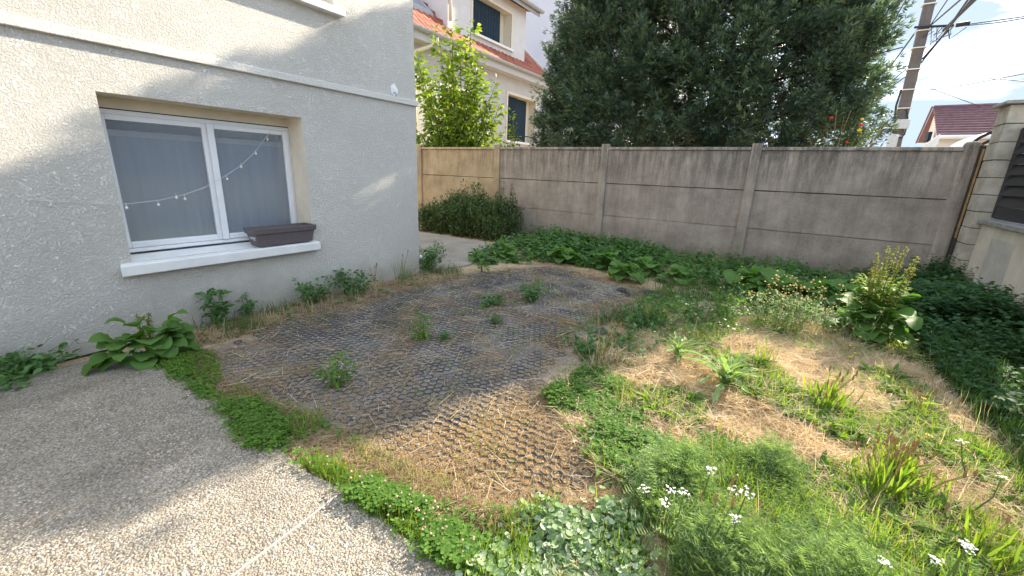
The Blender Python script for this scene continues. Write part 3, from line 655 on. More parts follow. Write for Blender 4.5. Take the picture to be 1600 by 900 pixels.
for i in range(11): g.box(DX - .2, DX - .192, q0 + .07 + i * .145, q0 + .085 + i * .145, qz0 + .04, qz1 - .04)
np_(g).obj('battens', M['shutter'], dw)
# ridge tiles up the cheek of the dormer, skylight, verge board
g = Geo(); 
for i in range(9):
    x = -9.3 - i * .3; g.box(x - .29, x, d0 - .2, d0 - .02, roofz(x) + .02, roofz(x) + .12)
np_(g).obj('cheek_flashing', M['tile'], nh)
sk = np_(Geo().hexa([(-9.75, 8.75, roofz(-9.75) + .02), (-9.75, 10.15, roofz(-9.75) + .02), (-11, 10.15, roofz(-11) + .02), (-11, 8.75, roofz(-11) + .02), (-9.75, 8.75, roofz(-9.75) + .12), (-9.75, 10.15, roofz(-9.75) + .12), (-11, 10.15, roofz(-11) + .12), (-11, 8.75, roofz(-11) + .12)])).obj('skylight', M['zinc'], nh)
np_(Geo().quad((-9.85, 8.85, roofz(-9.85) + .125), (-9.85, 10.05, roofz(-9.85) + .125), (-10.9, 10.05, roofz(-10.9) + .125), (-10.9, 8.85, roofz(-10.9) + .125))).obj('pane', M['glass'], sk)
np_(Geo().hexa([(xa + .05, 16.15, roofz(xa) - .2), (xa + .05, 16.22, roofz(xa) - .2), (xb, 16.22, roofz(xb) - .2), (xb, 16.15, roofz(xb) - .2), (xa + .05, 16.15, roofz(xa) + .08), (xa + .05, 16.22, roofz(xa) + .08), (xb, 16.22, roofz(xb) + .08), (xb, 16.15, roofz(xb) + .08)])).obj('verge_board', M['white_paint'], nh)

ap = thing('apartment_block', 'tall blank lavender grey gable wall rising behind the neighbouring house', 'building', (-14, 21, 0))
rel(Geo().box(-24, -6.65, 21, 33, 0, 13), (-14, 21, 0)).obj('wall', M['apartment'], ap)
rel(Geo().box(-24.2, -6.5, 20.8, 33.2, 13, 13.3), (-14, 21, 0)).obj('roof', M['zinc'], ap)

# ================================================================ FAR SIDE OF THE STREET
fh = thing('distant_house', 'distant cream house with plum tiled roof beyond the fence', 'house', (8, 30, 0))
ho = (8, 30, 0); r0 = np.array((4.939,30.000,5.184)); e0 = np.array((4.836,27.000,3.642)); b0 = np.array((5.185,33.000,3.761)); XR = 16.
g = Geo(); g.add([r0 + (.12, 0, -.15), e0 + (.12, .3, 0), b0 + (.25, -.3, 0), e0 * (1, 1, 0) + (.12, .3, 0), b0 * (1, 1, 0) + (.25, -.3, 0)], [(0, 1, 3, 4, 2)])
g.quad(e0 + (.1, .35, .05), (XR, e0[1] + .35, e0[2] + .05), (XR, e0[1] + .35, 0), e0 * (1, 1, 0) + (.1, .35, 0))
rel(g, ho).obj('wall', M['far_wall'], fh)
g = Geo(); NR = 12
for i in range(NR):
    a, b = i / NR, (i + 1) / NR; p, q = r0 * (1 - a) + e0 * a, r0 * (1 - b) + e0 * b
    g.hexa([p - (0, 0, .08), q - (0, 0, .02), (XR, q[1], q[2] - .02), (XR, p[1], p[2] - .08), p + (0, 0, .0), q + (0, -.02, .09), (XR, q[1] - .02, q[2] + .09), (XR, p[1], p[2])])
rel(g, ho).obj('roof', M['far_tile'], fh)
rel(Geo().quad(r0, (XR, r0[1], r0[2]), (XR, b0[1], b0[2]), b0), ho).obj('roof', M['far_tile'], fh)
rel(Geo().tube([b0 + (-.05, 0, 0), r0 + (-.05, 0, .05)], .04, 6).tube([r0 + (0, 0, .05), (XR, r0[1], r0[2] + .05)], .07, 6), ho).obj('verge_tiles', M['far_tile'], fh)
rel(Geo().tube([e0 + (0, -.1, -.08), (XR, e0[1] - .1, e0[2] - .08)], .09, 6), ho).obj('gutter', M['white_paint'], fh)
g = Geo(); f0, f1 = np.array((4.450,26.500,3.159)), np.array((4.832,26.500,3.586))
for i in range(10):
    p = f0 + (f1 - f0) * i / 9; g.tube([p * (1, 1, 1) + (0, 0, -.35), p + (0, 0, .05)], .025, 4)
g.tube([f0 + (0, 0, .05), f1 + (0, 0, .05)], .035, 5).tube([f0 + (0, 0, -.3), f1 + (0, 0, -.3)], .03, 5)
rel(g, ho).obj('balcony_rail', M['white_paint'], fh)
w = rel(Geo().box(e0[0] - .02, e0[0] + .1, 28.6, 29.2, 3.5, 3.95), ho).obj('gable_window', M['shutter'], fh)

cn = thing('curved_canopy', 'white curved canopy with dark ribs just behind the stone pillar', 'canopy', (2.6, 10, 0))
co = (2.6, 10, 0); arc = [(2.12 + 1.1 * (1 - math.cos(a)), 2.0 + .42 * math.sin(a)) for a in np.linspace(.0, 1.57, 9)]
g = Geo()
for (xa_, za_), (xb_, zb_) in zip(arc[:-1], arc[1:]): g.hexa([(xa_, 9.6, za_ - .02), (xb_, 9.6, zb_ - .02), (xb_, 11, zb_ - .02), (xa_, 11, za_ - .02), (xa_, 9.6, za_), (xb_, 9.6, zb_), (xb_, 11, zb_), (xa_, 11, za_)])
rel(g, co).obj('sheet', M['polycarbonate'], cn)
for y, dz in ((9.58, 0), (9.57, -.13)):
    rel(Geo().tube([(x, y, z + dz) for x, z in arc], .022, 6), co).obj('rib', M['dark_gap'], cn)
rel(Geo().tube([(2.5, 9.6, 0), (2.5, 9.6, 2.1)], .03, 6), co).obj('leg', M['dark_gap'], cn)

# utility pole
UPY = 20.0
p0, p1 = np.array((2.578,20.000,2.729)), np.array((2.483,20.000,7.158)); dp = (p1 - p0) / (p1 - p0)[2]
pb = p0 - dp * p0[2]; pt = pb + dp * 10
up_ = thing('utility_pole', 'grey concrete utility pole with white bands and cable bracket', 'utility pole', tuple(pb)); uo = tuple(pb)
rel(Geo().tube([tuple(pb), tuple(pb + dp * 5), tuple(pt)], [.23, .2, .16], 4), uo).obj('shaft', M['pole'], up_, bevel=.02)
for yy_ in (213, 167, 137, 105, 72, 46, 7):
    q = np.array((2.294,20.000,7.189)) * 0; z = (np.array((2.568,20.000,3.044)) + (np.array((2.483,20.000,7.158)) - np.array((2.568,20.000,3.044))) * (213 - yy_) / 213.)[2]
    c = pb + dp * z; rel(Geo().box(c[0] - .18, c[0] + .18, c[1] - .18, c[1] + .18, z - .014, z + .014), uo).obj('band', M['white_paint'], up_)
zA = np.array((2.324,20.000,6.364)); zB = np.array((3.531,20.000,6.292))
rel(Geo().tube([zA + (-.08, -.2, 0), zB + (-.35, -.2, 0)], .035, 6).tube([zB + (-.3, -.2, 0), zB + (0, -.2, .02)], .065, 8), uo).obj('cable_bracket', M['cable'], up_)
g = Geo()
for i in range(9):
    a = zA + (zB - zA) * (.28 + .055 * i) + (0, -.22, -.03); g.tube([a, a + (r_.uniform(-.25, .2), 0, -r_.uniform(.15, .55)), a + (r_.uniform(-.4, .4), 0, -r_.uniform(.05, .25))], .012, 4)
rel(g, uo).obj('loose_wires', M['cable'], up_)
bz = np.array((2.554,20.000,3.417)); rel(Geo().box(bz[0] - .22, bz[0] + .22, 19.68, 19.83, bz[2] - .15, bz[2] + .15), uo).obj('junction_box', M['grey_box'], up_, bevel=.02)
bz = np.array((2.482,20.000,2.898)); rel(Geo().box(bz[0] - .15, bz[0] + .1, 19.66, 19.83, bz[2] - .3, bz[2] + .2), uo).obj('junction_box', M['grey_box'], up_, bevel=.02)
rel(Geo().tube([(2.463,19.800,2.779), (2.373,19.800,3.503), (2.312,19.800,4.012), (2.335,19.800,4.507)], .03, 6), uo).obj('conduit', M['cable'], up_)
rel(Geo().tube([(2.598,19.800,3.898), (2.736,19.800,3.492), (2.728,19.800,3.086), (2.623,19.800,2.965)], .02, 6), uo).obj('conduit', M['cable'], up_)
CG = 'overhead cables in the sky at the right'
def cable(label, pts, r=.012):
    r *= 1.7; P = [np.array(p) for p in pts]; o = Geo().tube([tuple(p) for p in P], r, 4).obj('overhead_cable', M['cable']); tag(o, label, 'cable', CG)
cable('thick dark cable rising steeply from the conifer tip left of the pole', [(1.279,18.000,5.577), (1.339,15.000,5.940)], .02)
cable('thin cable beside the thick dark one left of the pole', [(1.341,18.000,5.569), (1.449,15.000,5.922)], .01)
cable('cable running from the street lamp up to the pole bracket', [(2.145,22.000,5.756), (2.360,20.000,6.341)], .014)
cable('thickest cable climbing from the bracket to the top edge, right of the pole', [(2.995,20.000,6.221), (2.485,14.000,5.345)], .022)
cable('cable from the pole shaft crossing the bracket to the top edge', [(2.686,20.000,5.442), (2.857,19.000,5.805), (2.366,14.000,5.353)], .014)
cable('lowest of the steep cables right of the pole, ending at the shaft', [(2.680,20.000,5.329), (2.906,19.000,5.903), (2.417,14.000,5.344)], .012)
cable('thin steep cable closest to the pole on its right', [(2.651,20.000,6.412), (2.324,16.000,5.980)], .009)
cable('thin steep cable over the bracket middle', [(2.629,20.000,6.379), (2.414,15.000,5.655)], .012)
cable('upper of two cables leaving the bracket tip to the right', [(3.495,20.000,6.323), (3.832,16.000,5.377)], .01)
cable('lower of two cables leaving the bracket tip to the right', [(3.501,20.000,6.296), (3.800,18.000,5.795), (3.840,16.000,5.342)], .01)
cable('long thin sagging cable crossing behind the pole at mid height', [(2.120,26.000,6.665), (3.306,24.000,5.877), (4.594,22.000,5.103), (5.239,20.000,4.575)], .01)
cable('faint cable rising to the right above the plum roof', [(3.777,26.000,5.382), (4.721,24.000,5.219), (5.699,22.000,5.149)], .009)
cable('faint cable dropping toward the plum roof', [(4.106,27.000,5.654), (6.349,29.000,5.053)], .008)
cable('upper of two cables passing left of the pole into the conifer', [(1.693,19.000,4.341), (2.334,20.000,5.169)], .009)
cable('lower of two cables passing left of the pole into the conifer', [(1.718,19.000,4.224), (2.370,20.000,4.932)], .009)
sl_ = thing('street_lamp', 'grey street lamp head reaching out from the conifer beside the pole', 'street lamp', (0.6, 24, 0))
so = (.6, 24, 0); h0, h1 = np.array((1.915,24.000,5.978)), np.array((2.366,24.000,6.127))
rel(Geo().tube([(.6, 24, 0), (.6, 24, h0[2] - .5)], [.09, .06], 8), so).obj('pole', M['zinc'], sl_, True)
rel(Geo().tube([(.6, 24, h0[2] - .5), tuple(h0 * (.5, 1, 1) + (.3, 0, -.15)), tuple(h0)], .04, 8), so).obj('arm', M['zinc'], sl_, True)
rel(Geo().tube([tuple(h0), tuple(h0 * .7 + h1 * .3), tuple(h1)], [.07, .14, .1], 10), so).obj('lamp_head', M['grey_box'], sl_, True)

# ================================================================ TREES AND SHRUBS BEYOND THE FENCE
def tree_tubes(name, mat, parent, base, tips, r0, r1, n=7, wig=.12):
    g = Geo()
    for tip in tips:
        a, b = np.array(base, float), np.array(tip, float); m = 6; P = []
        for i in range(m + 1):
            u = i / m; q = a + (b - a) * u; q[2] = a[2] + (b[2] - a[2]) * u ** .85
            if 0 < i < m: q += r_.normal(0, wig, 3) * (np.linalg.norm(b - a) / 4) * .4
            P.append(tuple(q))
        g.tube(P, [r0 + (r1 - r0) * i / m for i in range(m + 1)], n)
    return g.obj(name, mat, parent, True)
CB = np.array((-1.6, 10.1, 0))
con = thing('conifer_tree', 'huge dark green conifer with dense rounded crown behind the concrete fence', 'tree', tuple(CB))
zk = [1.2, 2.0, 2.6, 3.2, 3.8, 4.4, 4.9, 5.2, 5.45, 5.7, 5.85, 6.0, 6.15, 6.3, 6.4]
xr_ = [.62, .78, .88, .86, .74, .62, .56, .54, .5, .45, .25, -.1, -.6, -1.4, -2.3]
xl_ = [-5.3, -5.6, -5.55, -5.5, -5.45, -5.35, -5.25, -5.1, -4.95, -4.6, -4.3, -3.9, -3.5, -3.0, -2.3]
def crown_pts(n, f0, f1):
    z = rng.uniform(1.35, 6.38, n); a = rng.uniform(0, 2 * np.pi, n)
    R_, L_ = np.interp(z, zk, xr_), np.interp(z, zk, xl_); c, hw = (R_ + L_) / 2, (R_ - L_) / 2
    hd = 1.5 * (hw / 3.3) ** .8
    lump = 1 + .22 * (noise2(a * 2.2, z, 1.6) - .55) + .10 * (noise2(a * 5 + 20, z * 3, 1.1) - .5)
    f = np.sqrt(rng.uniform(f0 ** 2, f1 ** 2, n)) * np.where(f1 > .9, lump, 1)
    P = np.column_stack([c + hw * np.cos(a) * f, 10.05 + hd * np.sin(a) * f, z])
    N_ = np.column_stack([np.cos(a) / hw, np.sin(a) / hd, np.clip((z - 4.5) / 6, -.1, .5)]); N_ /= np.linalg.norm(N_, axis=1, keepdims=True)
    return P, N_
parts = []
sprays = [spray_t(i) for i in range(4)]
def clumps(P, N_, per, rad_, size, upw):
    n = len(P); k = n * per; idx = np.repeat(np.arange(n), per); rr = rng.uniform(.6, 1.4, n)[idx] * rad_
    off = rng.normal(0, 1, (k, 3)); off /= np.linalg.norm(off, axis=1, keepdims=True); off *= (rng.uniform(.1, 1, k) ** .5)[:, None]
    # each clump is a plume pointing out and up
    ax = N_[idx] * .75 + np.array([0, 0, upw]) ; ax /= np.linalg.norm(ax, axis=1, keepdims=True)
    t_ = rng.uniform(-1, 1.2, k)
    pos = P[idx] + off * (rr * (1.1 - .35 * t_))[:, None] * .75 + ax * (t_ * rr)[:, None]
    d = ax * .9 + off * .8 + rng.normal(0, .3, (k, 3))
    return pos, d, rng.uniform(.7, 1.3, k) * size
P, N_ = crown_pts(1150, .82, 1.03)
keep = ~((P[:, 2] < 2.75) & (P[:, 0] > -1.5) & (P[:, 0] < .55) & (rng.random(len(P)) < .15) & (P[:, 0] > -1.0)) & ~((P[:, 2] < 3.2) & (np.abs(P[:, 0] + .2) < .5) & (rng.random(len(P)) < .35)) & ~((P[:, 2] > 5.45) & (rng.random(len(P)) < .25))
P, N_ = P[keep], N_[keep]
p1_, d1_, s1_ = clumps(P, N_, 135, .215, .10, .7)
P, N_ = crown_pts(520, .3, .86); inn = (P[:, 2] > 1.9) & (P[:, 2] < 5.8); P2 = P[inn]; N2 = N_[inn]
p2_, d2_, s2_ = clumps(P2, N2, 60, .42, .17, .3)
pos, d, s_ = np.concatenate([p1_, p2_]), np.concatenate([d1_, d2_]), np.concatenate([s1_, s2_])
# one small gap in the crown that lets a sunbeam through to the house wall
SV = np.array(SUN); hole = np.array((-4.100,3.379,1.191)); w_ = pos - hole; dist = np.linalg.norm(w_ - (w_ @ SV)[:, None] * SV, axis=1)
ok = dist > .085; pos, d, s_ = pos[ok], d[ok], s_[ok]
for i, (T, TF) in enumerate(sprays):
    q = np.arange(len(pos)) % 4 == i
    parts.append(scatter(T, TF, pos[q] - CB, frames(d[q], rng.uniform(-.9, .9, q.sum())), s_[q]))
V, F = merge(parts); mobj('crown', fast_mesh('crown', V, F), M['conifer'], con)
g = Geo(); 
for bx, tx, tz in ((0, .1, 6.2), (-.15, -1.2, 5.6), (.15, .7, 5.2), (-.1, -2.4, 4.6), ):
    g.tube([(bx, 0, 0), (bx + tx * .05, -.1, .9), (bx + tx * .2, -.15, tz * .42), (bx + tx * .55, -.2, tz * .7), (bx + tx, -.25, tz)], [.13, .115, .09, .06, .02], 8)
g.obj('trunk', M['bark'], con, True)
g = Geo()
for i in range(24):
    z0 = r_.uniform(1.4, 4.5); sd = r_.choice([-1, 1]); x0 = sd * z0 * .12; L_ = r_.uniform(.8, 2.2)
    g.tube([(x0, -.1, z0), (x0 + sd * L_ * .5, -.5 + r_.uniform(-.4, .3), z0 + .15), (x0 + sd * L_, -.9 + r_.uniform(-.6, .5), z0 + r_.uniform(0, .6))], [.03, .02, .008], 5)
g.obj('branches', M['bark'], con, True)

def leafy_shrub(name, label, base, tips, leafmat, leaf, npl, lsize, stem_r, stemmat, cat='shrub', twist=1.0, start=.2, clump=.12):
    """stems from the base to the tips, leaves spread along the upper part of each"""
    b = np.array(base, float); t_ = thing(name, label, cat, tuple(b)); g = Geo(); pos, dirs = [], []
    for tip in tips:
        tp_ = np.array(tip) - b; m = 5; bow = r_.normal(0, .06, 3) * np.linalg.norm(tp_) * twist
        P = [tp_ * (i / m) + bow * math.sin(math.pi * i / m) for i in range(m + 1)]
        g.tube([tuple(p) for p in P], [stem_r * (1 - .75 * i / m) for i in range(m + 1)], 5)
        k = max(3, int(npl * np.linalg.norm(tp_))); u = rng.uniform(start, 1.02, k); seg = np.clip((u * m).astype(int), 0, m - 1); fr_ = u * m - seg
        PA = np.array(P); c = PA[seg] * (1 - fr_)[:, None] + PA[np.minimum(seg + 1, m)] * fr_[:, None]
        o = rng.normal(0, 1, (k, 3)); o /= np.linalg.norm(o, axis=1, keepdims=True); o[:, 2] = o[:, 2] * .6 + .15
        pos.append(c + o * rng.uniform(.2, 1, k)[:, None] * clump * (1.15 - .6 * u)[:, None]); dirs.append(o + np.array([0, 0, -.12]))
    g.obj('stems', stemmat, t_, True)
    pos, dirs = np.concatenate(pos), np.concatenate(dirs); T, TF = leaf
    V, F = scatter(T, TF, pos, frames(dirs, rng.normal(0, .6, len(pos))), rng.uniform(.65, 1.2, len(pos)) * lsize)
    mobj('foliage', fast_mesh('foliage', V, F), leafmat, t_); return t_
LEAF = leaf_t(.62, -.22, .1, 3); NLEAF = leaf_t(.55, -.3, .06, 2); BROAD = leaf_t(.72, -.25, .08, 4); NARROW = leaf_t(.26, -.3, .05, 2); TINY = leaf_t(.42, -.1, .1, 2)
tips = []
for px_, py_ in ((-9.1, 2.4), (-9.0, 3.2), (-8.9, 3.9), (-8.75, 2.7), (-8.6, 3.6), (-8.45, 4.75), (-8.3, 4.3), (-8.2, 3.3), (-8.05, 5.0), (-7.95, 4.2), (-7.8, 4.6), (-7.6, 4.95), (-7.55, 3.7), (-7.4, 4.3), (-7.25, 3.4), (-7.2, 3.9), (-7.0, 3.2), (-6.85, 3.6), (-6.8, 2.7), (-6.7, 3.15), (-7.1, 2.5), (-7.7, 2.9), (-8.3, 2.5), (-6.75, 2.3), (-7.4, 2.2), (-8.0, 2.2), (-8.8, 2.2), (-9.3, 2.9), (-9.25, 2.2), (-9.3, 3.5), (-9.1, 4.2), (-8.6, 2.1), (-7.7, 2.1), (-9.3, 4.4)):
    tips.append((px_ * .955 - .05, 8.8 + r_.uniform(-.3, .3), py_ * .95))
leafy_shrub('leafy_tree', 'bright green loose leafy tree between the fence and the orange roofed house', (-7.6, 8.85, .9), tips, M['bush'], LEAF, 80, .145, .022, M['bark'], 'tree', .8, .1, .36)
leafy_shrub('sapling', 'small bright green leafy sprig above the fence in front of the lower shutters', (-6.1, 8.95, 1.2), [(-6.05, 8.95, 2.8), (-6.2, 8.9, 2.35), (-5.85, 8.95, 2.3), (-6.35, 8.95, 2.1), (-5.95, 8.9, 2.55), (-6.1, 9.0, 2.05)], M['bush'], LEAF, 34, .1, .01, M['stem_green'], 'sapling', .6, .3, .13)
rb = leafy_shrub('rose_bush', 'twiggy rose bush with red and yellow blooms standing above the fence', (.47, 8.95, 1.0), [(.5 + .05 * i * (-1) ** i + r_.uniform(-.05, .05), 8.9 + r_.uniform(-.2, .2), 2.05 + r_.uniform(0, .5)) for i in range(13)] + [(.95, 8.9, 2.42), (1.02, 8.9, 2.5), (-.05, 8.9, 2.3)], M['rose'], TINY, 26, .085, .012, M['stem_dry'], 'shrub', .5, .55, .1)
bt = bmesh.new(); bmesh.ops.create_icosphere(bt, subdivisions=2, radius=1)
for v_ in bt.verts: v_.co *= 1 + .22 * math.sin(v_.co.x * 7 + v_.co.y * 5) * math.cos(v_.co.z * 6)
fme = {}
for k_ in ('red_flower', 'yellow_flower'):
    fme[k_] = bpy.data.meshes.new('flower'); bt.to_mesh(fme[k_]); fme[k_].materials.append(M[k_])
bt.free()
for (q, k_, r) in (((0.267,8.750,2.411), 'red_flower', .045), ((0.662,8.750,2.295), 'red_flower', .05), ((0.659,8.720,2.217), 'yellow_flower', .055), ((0.660,8.750,2.379), 'yellow_flower', .04), ((0.538,8.750,2.040), 'red_flower', .035)):
    o = bpy.data.objects.new('flower', fme[k_]); link(o, rb); o.location = np.array(q) - (.47, 8.95, 1.0); o.scale = (r * .55, r * .55, r * .45)

# dark clipped shrub in the corner
hb = np.array((-5.6, 7.4, 0)); hx0, hx1 = -7.2, -4.85
hs_ = thing('corner_shrub', 'dark dense evergreen shrub at the foot of the tan fence panel', 'shrub', tuple(hb)); pos = []; g = Geo()
n = 520; hxp = rng.uniform(hx0, hx1, n); hyp = rng.uniform(6.75, 7.95, n)
e_ = 1 - ((hxp - (hx0 + hx1) / 2) / ((hx1 - hx0) / 2 + .12)) ** 4; htop = (.52 + .22 * noise2(hxp, hyp, 2.4) + .14 * noise2(hxp, hyp, 7)) * np.clip(e_, .25, 1) ** .5 * np.clip(.68 + (hyp - 6.75) * .55, 0, 1.0) + .05; htop = htop * np.where(rng.random(n) < .12, rng.uniform(1.1, 1.4, n), rng.uniform(.85, 1.05, n))
for x, y, h in zip(hxp, hyp, htop):
    g.tube([tuple(np.array((x, y, 0)) - hb), tuple(np.array((x + r_.normal(0, .04), y + r_.normal(0, .04), h)) - hb)], [.006, .002], 3, False)
g.obj('stems', M['bark'], hs_)
k = 52; idx = np.repeat(np.arange(n), k); u = rng.uniform(.02, 1.08, n * k)
pos = np.column_stack([hxp[idx], hyp[idx], htop[idx] * u]) + rng.normal(0, .045, (n * k, 3)) * (1.25 - .8 * u)[:, None] - hb
dr = rng.normal(0, 1, (n * k, 3)) * .7 + np.array([0, -.15, .75])
V, F = scatter(*TINY, pos, frames(dr, rng.uniform(-1, 1, n * k)), rng.uniform(.04, .075, n * k)); mobj('foliage', fast_mesh('foliage', V, F), M['hedge'], hs_)

# ================================================================ PLANTS IN THE GARDEN
def big_leaf_mesh(seed, wr=.5, wave=.03, stalk=.3, seg=8):
    """stalk rises, blade arches over and hangs"""
    r = np.random.default_rng(seed); V, F = [], []; a0, a1 = r.uniform(.5, .8), r.uniform(-1.25, -.8); x, z = stalk * math.cos(.75), stalk * math.sin(.75); sx0, sz0 = x, z
    for i in range(seg + 1):
        u = i / seg; w = wr * .5 * max(.03, math.sin(math.pi * u ** .95) ** .62) if 0 < i < seg else .012
        for s_ in (-1, -.55, 0, .55, 1): V.append((x, s_ * w, z + abs(s_) ** 1.5 * .22 * w + (r.normal(0, wave) * abs(s_) * .7 if 0 < i < seg else 0)))
        an = a0 + (a1 - a0) * u; x += math.cos(an) * (1 - stalk * .6) / seg; z += math.sin(an) * (1 - stalk * .6) / seg
    for i in range(seg):
        for k in range(4): a = 5 * i + k; F.append((a, a + 5, a + 6, a + 1))
    o = len(V); V += [(0, -.014, -.01), (0, .014, -.01), (sx0 * 1.05, .014, sz0 * 1.05), (sx0 * 1.05, -.014, sz0 * 1.05)]; F.append((o, o + 3, o + 2, o + 1))
    me = bpy.data.meshes.new('leaf'); me.from_pydata(V, [], F); me.polygons.foreach_set('use_smooth', [True] * len(F)); me.materials.append(M['dock']); return me
DOCKS = [big_leaf_mesh(i, w) for i, w in enumerate((.78, .86, .70, .95))]
LONGS = [big_leaf_mesh(20 + i, w, .02, .1) for i, w in enumerate((.2, .24, .17))]
THIST = []
for sd in range(3):
    r = np.random.default_rng(60 + sd); V, F = [], []
    for i in range(9):
        u = i / 8; w = (.11 if i % 2 else .035) * (1 - .55 * u) + .01; z = .3 * math.sin(u * 1.8) - .3 * u * u
        V += [(u, -w, z + .03), (u, 0, z), (u, w, z + .03)]
    for i in range(8): a = 3 * i; F += [(a, a + 3, a + 4, a + 1), (a + 1, a + 4, a + 5, a + 2)]
    me = bpy.data.meshes.new('leaf'); me.from_pydata(V, [], F); me.materials.append(M['yarrow']); THIST.append(me)
def rosette(name, label, cat, loc, n, l0, l1, el0, el1, meshes, group=None, spikes=(), spike_h=.5, hgt=.0, flat_side=None, jit=.0):
    """leaf parts fan out from one root; spikes are seed stalks"""
    t_ = thing(name, label, cat, (loc[0], loc[1], 0), group)
    g = Geo(); g.tube([(0, 0, -.03), (0, 0, .03 + hgt * .9)], [.014, .006], 6); g.obj('stem', M['stem_green'], t_, True)
    for i in range(n):
        az = i * 2.39996 + random.uniform(-.35, .35); u = i / max(1, n - 1); el = el0 + (el1 - el0) * u + random.uniform(-.12, .12)
        if flat_side is not None and math.cos(az) < flat_side: az = math.pi - az
        l = random.uniform(l0, l1) * (1 - .25 * u); o = bpy.data.objects.new('leaf', random.choice(meshes)); link(o, t_)
        o.matrix_basis = Matrix.Translation((math.cos(az) * jit * random.random(), math.sin(az) * jit * random.random(), .015 + hgt * u * random.uniform(.5, 1.1))) @ Matrix.Rotation(az, 4, 'Z') @ Matrix.Rotation(-el, 4, 'Y') @ Matrix.Rotation(random.uniform(-.3, .3), 4, 'X') @ Matrix.Scale(l, 4)
    for k, (ax, ay) in enumerate(spikes):
        h = spike_h * random.uniform(.75, 1.1); g = Geo(); g.tube([(ax * .2, ay * .2, .02), (ax * .6, ay * .6, h * .5), (ax, ay, h)], [.006, .004, .002], 5); st = g.obj('flower_stalk', M['stem_green'], t_)
        m = 150; u = rng.uniform(.4, 1.0, m); c = np.column_stack([ax * (.2 + .8 * u), ay * (.2 + .8 * u), h * u]); o_ = rng.normal(0, 1, (m, 3)); o_ /= np.linalg.norm(o_, axis=1, keepdims=True)
        # whorls
        c[:, 2] = np.round(c[:, 2] / (.028)) * .028
        V, F = scatter(*TINY, c + o_ * .012 * (1.4 - u)[:, None], frames(o_ + (0, 0, -.2), rng.uniform(-1, 1, m)), rng.uniform(.012, .024, m) * 1.2); tag(mobj('seeds', fast_mesh('seeds', V, F), M['dock_seed'], st), kind='stuff')
    return t_
D1 = (-3.687,0.855,0.000)
rosette('dock_plant', 'large broad leaved dock growing against the house wall at the slab corner', 'plant', D1, 50, .15, .23, -.2, .55, DOCKS, None, [(.02, -.02), (.07, .03)], .46, .22, -.3, .16)
D2 = (0.804,4.929,0.000)
rosette('dock_plant', 'tall sunlit flowering dock with yellow green seed spikes and broad leaves', 'plant', D2, 40, .2, .34, -.2, .5, DOCKS, None, [(r_.uniform(-.22, .22), r_.uniform(-.15, .15)) for i in range(15)], .85, .34, None, .14)
t_ = bpy.data.objects[[o.name for o in bpy.data.objects if o.name.startswith('dock_plant')][-1]]; m = 420; a = rng.uniform(0, 6.28, m); u = rng.uniform(.35, .95, m)
pos = np.column_stack([np.cos(a) * .2 * u * rng.random(m) ** .5, np.sin(a) * .16 * u * rng.random(m) ** .5,   .62 * u]); V, F = scatter(*LEAF, pos, frames(np.column_stack([np.cos(a), np.sin(a), rng.normal(.35, .4, m)])), rng.uniform(.05, .13, m) * (1.3 - u * .8))
mobj('stem_leaves', fast_mesh('stem_leaves', V, F), leaf_mat('dock_stem_leaf', [(.14, .24, .05), (.22, .32, .08), (.30, .36, .10)], .7, .5, (1.7, 1.7, .6), .1), t_)
rosette('thistle', 'spiky grey green thistle rosette in the sunlit straw', 'plant', (-0.163,3.009,0.000), 30, .22, .38, .12, .95, THIST, None, (), 0, .04)
rosette('thistle', 'smaller leafy thistle at the shade edge, sunlit, left of the large thistle', 'plant', (-0.531,3.232,0.000), 22, .16, .28, .2, 1.1, THIST, None, (), 0, .06)
BG = 'broad leaved weeds along the concrete fence'
for lab, p, n, l0, l1 in (
    ('broad leaved weed beside the rear path, left end of the bank', (-4.056,5.099,0.000), 12, .12, .2), ('spreading weed with long leaves right of the rear path', (-3.810,5.608,0.000), 14, .16, .28),
    ('low weed below the dark shrub, beside the grid', (-3.551,4.615,0.000), 8, .09, .15), ('weed with one upright pale leaf below the second fence panel', (-2.912,5.905,0.000), 12, .24, .42),
    ('glossy weed below the post between second and third panels', (-2.236,6.035,0.000), 13, .2, .34), ('broad weed hanging over the end of the grid', (-1.775,5.508,0.000), 12, .2, .34),
    ('weed at the middle of the third fence bay', (-1.614,6.045,0.000), 12, .2, .32), ('bluish weed below the third bay, near the crumpled grid', (-1.099,5.921,0.000), 11, .2, .3),
    ('large weed at the foot of the right middle post', (-0.292,6.194,0.000), 16, .28, .46), ('large leaved weed right of the right middle post', (-0.001,5.774,0.000), 16, .3, .48),
    ('broad weed behind the yellow flowers', (0.367,5.823,0.000), 15, .28, .46), ('burdock like weed left of the tall sunlit dock', (0.613,6.093,0.000), 14, .26, .42),
    ('dark broad weed right of the tall sunlit dock', (1.250,5.927,0.000), 14, .22, .38), ('broad shaded weed behind the tall sunlit dock', (1.079,6.419,0.000), 14, .24, .4)):
    rosette('broad_leaf_weed', lab, 'weed', p, n + 4, l0, l1, -.2, .5, DOCKS, BG, (), 0, .12)

